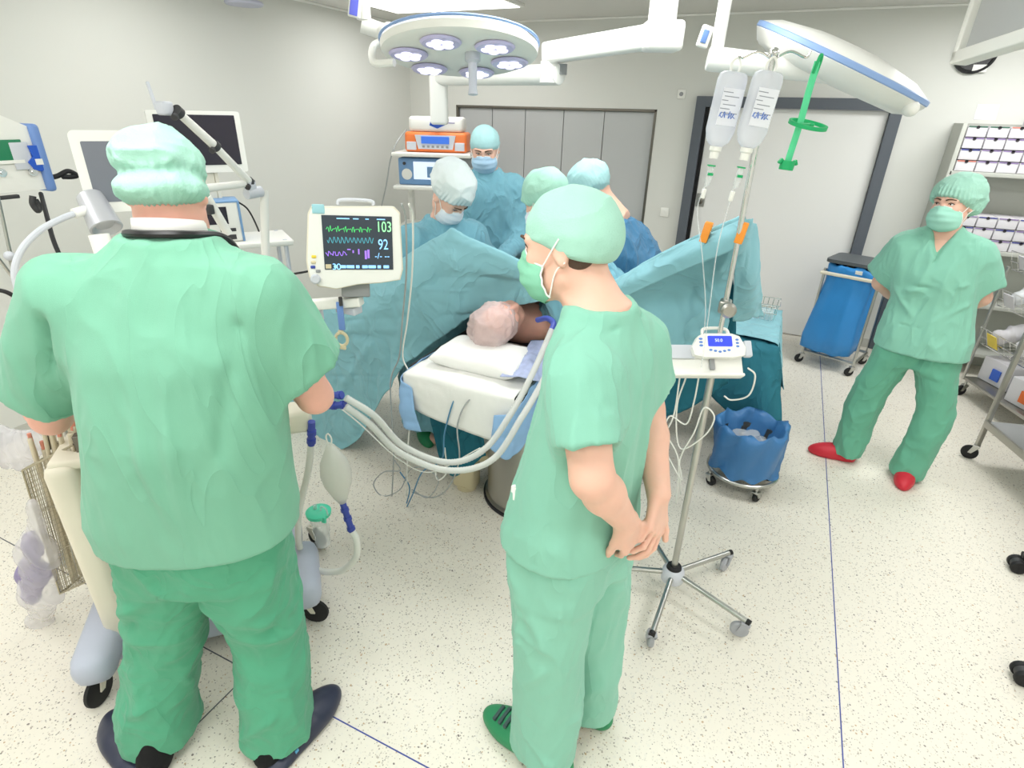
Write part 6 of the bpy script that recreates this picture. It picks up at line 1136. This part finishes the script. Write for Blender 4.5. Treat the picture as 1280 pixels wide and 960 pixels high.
# ---- ceiling display from behind and round wall plate
c0 = AY(1197, 80, 3.3); cx_ = AY(1226, 0, 3.3); e0 = AY(1290, 52, 2.9); xx = (e0 - c0); up_ = V((.05, .06, 1)); F = frame(c0, xx, up_); W_ = xx.length * 1.25; Hh = .62
ds = thing('ceiling_display', 'flat ceiling-hung display with white frame and grey back at the top right', 'display', tuple(c0)); b = MB(F)
for (x, y, w_, h_) in ((W_ / 2, .02, W_, .05), (.015, Hh / 2, .03, Hh), (W_ / 2, Hh * .52, W_, .018), (W_ / 2, Hh - .02, W_, .04), (W_ - .03, Hh / 2, .06, Hh)): b.box((x, y, 0), (w_, h_, .07), None, .006)
obj('frame', b, MATS['plastic_white'], ds); obj('back_panel', MB(F).box((W_ / 2, Hh / 2, -.01), (W_ - .02, Hh - .02, .03)), MATS['panel_grey'], ds); obj('ceiling_rod', MB(F).cyl((W_ / 2, Hh - .1, -.06), F.inverted() @ V(tuple((F @ V((W_ / 2, Hh - .1, -.06))).to_2d()) + (ZC,)), .03), MATS['lamp_arm'], ds)
c = V((1.04, YB, 2.37)); rp = thing('wall_clock', 'round black-rimmed wall disc partly hidden by the ceiling display', 'wall clock', tuple(c)); obj('rim', MB().lathe(c, (0, -1, 0), [(0, 0), (.135, 0), (.135, .03), (.118, .034), (.115, .02), (0, .02)], 40), MATS['rubber_black'], rp, 40); obj('dial', MB().cyl(c + V((0, -.018, 0)), c + V((0, -.024, 0)), .112), MATS['plastic_dark'], rp); obj('label', MB().box(c + V((.05, -.026, -.10)), (.09, .004, .05)), MATS['plastic_white'], rp)
p = AX(305, 4, -3.75); sd_ = thing('smoke_detector', 'flat grey violet disc hanging below the ceiling near the left wall', 'detector', (p.x, p.y, p.z - .012)); mat('detector_grey', (196, 198, 216), .5); obj('disc', MB().lathe(p, (0, 0, 1), [(0, -.012), (.12, -.012), (.13, .0), (.12, .014), (0, .014)], 36), MATS['detector_grey'], sd_, 40); obj('stem', MB().cyl(p, (p.x, p.y, ZC), .02), MATS['plastic_white'], sd_)
# ---- shelf unit with drawer boxes
mat('box_card', (218, 216, 220), .7); mat('thumb_dark', (70, 66, 72), .8); mat('edge_navy', (66, 72, 150), .6); mat('edge_red', (216, 132, 118), .6); mat('edge_green', (66, 110, 92), .6); mat('edge_violet', (150, 130, 176), .6); mat('shelf_grey', (188, 190, 182), .5); mat('shelf_shade', (150, 152, 148), .5)
SX0, SX1 = 1.06, 2.5; sy = YB - .34; su = thing('shelf_unit', 'grey wall shelf unit filled with small white drawer boxes at the right', 'shelf', ((SX0 + SX1) / 2, sy + .17, 0))
zA, zB_, zC2 = 1.575, .60, .25
obj('side_panel', MB().box((SX0, YB - .17, .95), (.03, .33, 1.9), None, .004), MATS['shelf_grey'], su)
for z in (zA, 1.02, zB_, .2): obj('shelf_board', MB().box(((SX0 + SX1) / 2, YB - .17, z - .015), (SX1 - SX0, .33, .03), None, .003), MATS['shelf_grey'], su)
obj('back_board', MB().box(((SX0 + SX1) / 2, YB - .012, .95), (SX1 - SX0, .015, 1.9)), MATS['shelf_grey'], su)
def dbox(x, z, w, h, edge, lab, grp):
    t = thing('drawer_box', lab, 'box', (x + w / 2, sy + .13, z), 0, grp); obj('carton', MB().box((x + w / 2, sy + .15, z + h / 2), (w - .006, .26, h - .004), None, .004), MATS['box_card'], t); obj('edge_strip', MB().box((x + w / 2, sy + .0185, z + h - .006), (w - .012, .004, .008)), MATS[edge], t, 0)
    obj('thumb_hole', MB().lathe((x + w / 2, sy + .0195, z + h - .010), (0, -1, 0), [(0, .003), (.011, .003), (.011, 0), (0, 0)], 16).box((x + w / 2, sy + .0185, z + h - .006), (.022, .004, .008)), MATS['thumb_dark'], t)
ed = {(0, 0): 'edge_red', (1, 0): 'edge_navy', (2, 0): 'edge_violet', (3, 0): 'edge_green', (3, 1): 'edge_green', (3, 2): 'edge_red'}
rowz = ('bottom', 'second', 'third', 'top'); colx = ('first', 'second', 'third', 'fourth', 'fifth')
for r_ in range(4):
    for c_ in range(5): dbox(SX0 + .022 + c_ * .128, zA + r_ * .078, .126, .077, ed.get((r_, c_), 'edge_violet'), 'white drawer box above the upper board, %s from the side panel, %s row' % (colx[c_], rowz[r_]), 'white drawer boxes above the upper board')
for r_ in range(3):
    for c_ in range(5): dbox(SX0 + .022 + c_ * .128, 1.02 + r_ * .082, .126, .08, 'edge_violet' if (r_ + c_) % 2 else 'edge_navy', 'white drawer box under the upper board, %s from the side panel, level %s' % (colx[c_], ('one', 'two', 'three', 'four', 'five')[r_]), 'white drawer boxes below the upper board')
tag(obj('paper_sign', MB().box((SX0 + .11, sy + .06, zA + .315 + .085), (.13, .10, .006), Matrix.Rotation(math.radians(80), 3, 'X'), .001), MATS['box_card']), 'white card leaning above the first column of drawer boxes', 'card'); tag(obj('white_folder', MB().box((SX0 + .50, sy + .15, zA + .313 + .03), (.22, .18, .06), None, .004), MATS['box_card']), 'white flat carton lying on the drawer boxes at the right', 'carton')
# ---- steel trolley with supplies, right edge
c1, c2 = AZ(1214, 574, 0), AZ(1290, 690, 0); xa = V((.28, -1, 0)).normalized(); ya = V((1, .28, 0)).normalized(); F = frame(c1, xa, ya); L_, W_ = .72, .55; ct = thing('supply_trolley', 'steel trolley with dark lower shelf at the right edge, loaded with packets', 'trolley', tuple(c1))
for x in (0, L_):
    for y in (0, W_): obj('post', MB(F).box((x, y, .5), (.025, .025, .82), None, .004), MATS['steel_brushed'], ct); caster(ct, F @ V((x, y, 0)), .045, 160, 'rubber_black', 'steel', h=.13)
for z, m_ in ((.88, 'steel_brushed'), (.26, 'panel_joint')): obj('shelf', MB(F).box((L_ / 2, W_ / 2, z), (L_ + .02, W_ + .02, .02), None, .004), MATS[m_], ct); [obj('shelf_edge', MB(F).box((L_ / 2, y_, z), (L_, .012, .045), None, .003), MATS['steel_brushed'], ct) for y_ in (-.012, W_ + .012)]
F9 = frame(AZ(1232, 530, 0) + V((.0, .0, 0)), xa, ya); c3 = AZ(1196, 492, 0); F3 = frame(c3, V((.35, -1, 0)), V((1, .35, 0))); bt_ = thing('basket_trolley', 'low trolley with sloping wire baskets of packets behind the woman', 'trolley', tuple(c3)); L3, W3 = .75, .5
for x in (.02, L3 - .02):
    for y in (.02, W3): caster(bt_, F3 @ V((x, y, 0)), .04, 200, 'rubber_black', 'steel', h=.12)
obj('base', MB(F3).box((L3 / 2, W3 / 2, .14), (L3, W3, .025), None, .006), MATS['steel_brushed'], bt_)
for x in (0, L3):
    for y in (0, W3): obj('post', MB(F3).cyl((x, y, .13), (x, y, 1.0), .011), MATS['steel'], bt_)
mat('packet_yellow', (232, 206, 84), .5); mat('packet_blue', (60, 104, 206), .4); mat('packet_orange', (224, 110, 50), .5); mat('packet_clear', (236, 240, 242), .3, alpha=.75, bump=.5, bscale=40)
for z in (.42, .72, .98):
    b = MB(F3); 
    for i in range(13): b.tube([(L3 * i / 12, -.02, z + .13), (L3 * i / 12, .03, z), (L3 * i / 12, W3, z + .05)], .002, 5, 0)
    for y_, z_ in ((-.02, .13), (.0, .06), (.03, 0), (.2, .02), (W3, .05)): b.tube([(0, y_, z + z_), (L3, y_, z + z_)], .003, 6, 1)
    obj('wire_basket', b, MATS['chrome'], bt_)
    for k in (0, 1): obj('label_strip', MB(F3).box((.16 + k * .4, -.022, z + .075), (.10, .006, .10), Matrix.Rotation(.4, 3, 'X'), .002), MATS['packet_yellow' if k == (z > .5) else 'box_card'], bt_)
kinds = ('packet_clear', 'box_card', 'packet_clear', 'packet_clear', 'box_card'); nm = {.45: 'lowest', .75: 'middle', 1.01: 'top'}
for z in (.45, .75, 1.01):
    for i in range(6):
        sd = SDF(); p = F3 @ V((.07 + i * .122, .16 + .12 * (i % 2), z + .07)); sd.cap(tuple(p + V((-.05, .0, -.02))), tuple(p + V((.05, .03, .03))), .055, .05, flat=((.3, .2, 1), .8))
        tag(obj('packet', disp(sd.mesh(.008), lambda P, N: .03 * (ridge(P, (10, 10, 10), i + int(z * 10)) - .4)), MATS[kinds[(i + int(z * 10)) % 5]], None, 180, normals=False), 'crumpled packet in the %s wire basket behind the woman, number %s from the wall' % (nm[z], ('one', 'two', 'three', 'four', 'five', 'six')[i]), 'packet', 'packets in the wire baskets')
items = [((.03, .10, .905), (.10, .16, .14), 'packet_blue', 'bright blue plastic tub on the steel trolley', 'tub'), ((.20, .12, .91), (.18, .2, .12), 'packet_clear', 'clear sided box of packets on the steel trolley', 'box'), ((.42, .3, .91), (.2, .3, .16), 'box_card', 'white carton on the steel trolley', 'carton')]
for p, s_, m_, lab, cat in items: tag(obj('supply_' + cat, MB(F).box(V(p) + V((0, 0, s_[2] / 2 - .012)), s_, Matrix.Rotation(.2, 3, 'Z'), .012).box(V(p) + V((0, 0, s_[2] - .008)), (s_[0] * 1.06, s_[1] * 1.06, .012), Matrix.Rotation(.2, 3, 'Z'), .004), MATS[m_]), lab, cat)
for i, (px_, py_, y_, m_, lab) in enumerate(((1215, 612 - 15, 0, 'box_card', ''),)): pass
cb = [((.12, .25, .155), 'box_card', 'packet_blue', 'white carton with blue stripes on the base of the basket trolley'), ((.50, .2, .155), 'box_card', 'packet_orange', 'white carton with orange and blue label on the base of the basket trolley')]
for p, m_, m2, lab in cb:
    t = thing('carton', lab, 'carton', tuple(F3 @ V(p))); obj('case', MB(F3).box(V(p) + V((0, 0, .09)), (.26, .3, .18), Matrix.Rotation(.15, 3, 'Z'), .006), MATS[m_], t); obj('label', MB(F3).box(V(p) + V((.04, -.155, .08)), (.07, .01, .08), Matrix.Rotation(.15, 3, 'Z')), MATS[m2], t)
# ---- swivel stool castors at the right edge
for i, (px_, py_) in enumerate(((1268, 712), (1274, 850))):
    c = AZ(px_, py_, 0); s_ = thing('swivel_stool', ('black stool with twin-wheel castors, farther from the camera than its twin', 'black stool with twin-wheel castors, nearer the camera than its twin')[i], 'stool', tuple(c + V((.25, 0, 0))), 0, 'black stools'); o_ = c + V((.28, 0, 0))
    for k in range(5):
        a = math.radians(180 + 72 * k); d = V((math.cos(a), math.sin(a), 0)); e = o_ + d * .28; obj('leg', MB().tube([o_ + V((0, 0, .12)), o_ + d * .15 + V((0, 0, .105)), e + V((0, 0, .09))], .018, 8), MATS['rubber_black'], s_)
        for q_ in (-1, 1): w_ = V((-d.y, d.x, 0)) * (q_ * .024); obj('caster_wheel', MB().lathe(e + w_ + V((0, 0, .034)) - V((-d.y, d.x, 0)) * .011, V((-d.y, d.x, 0)), [(.0, .004), (.012, .0), (.030, 0), (.034, .005), (.034, .017), (.030, .022), (.012, .022), (0, .018)], 24), MATS['rubber_black'], s_, 40)
        obj('caster_hood', MB().lathe(e + V((0, 0, .036)) - V((-d.y, d.x, 0)) * .014, V((-d.y, d.x, 0)), [(0, 0), (.027, 0), (.027, .028), (0, .028)], 20), MATS['plastic_dark'], s_)
    obj('gas_column', MB().cyl(o_ + V((0, 0, .1)), o_ + V((0, 0, .42)), .025), MATS['chrome'], s_); obj('seat', MB().lathe(o_ + V((0, 0, .42)), (0, 0, 1), [(0, 0), (.17, 0), (.185, .02), (.185, .05), (.16, .075), (0, .08)], 40), MATS['rubber_black'], s_, 40)
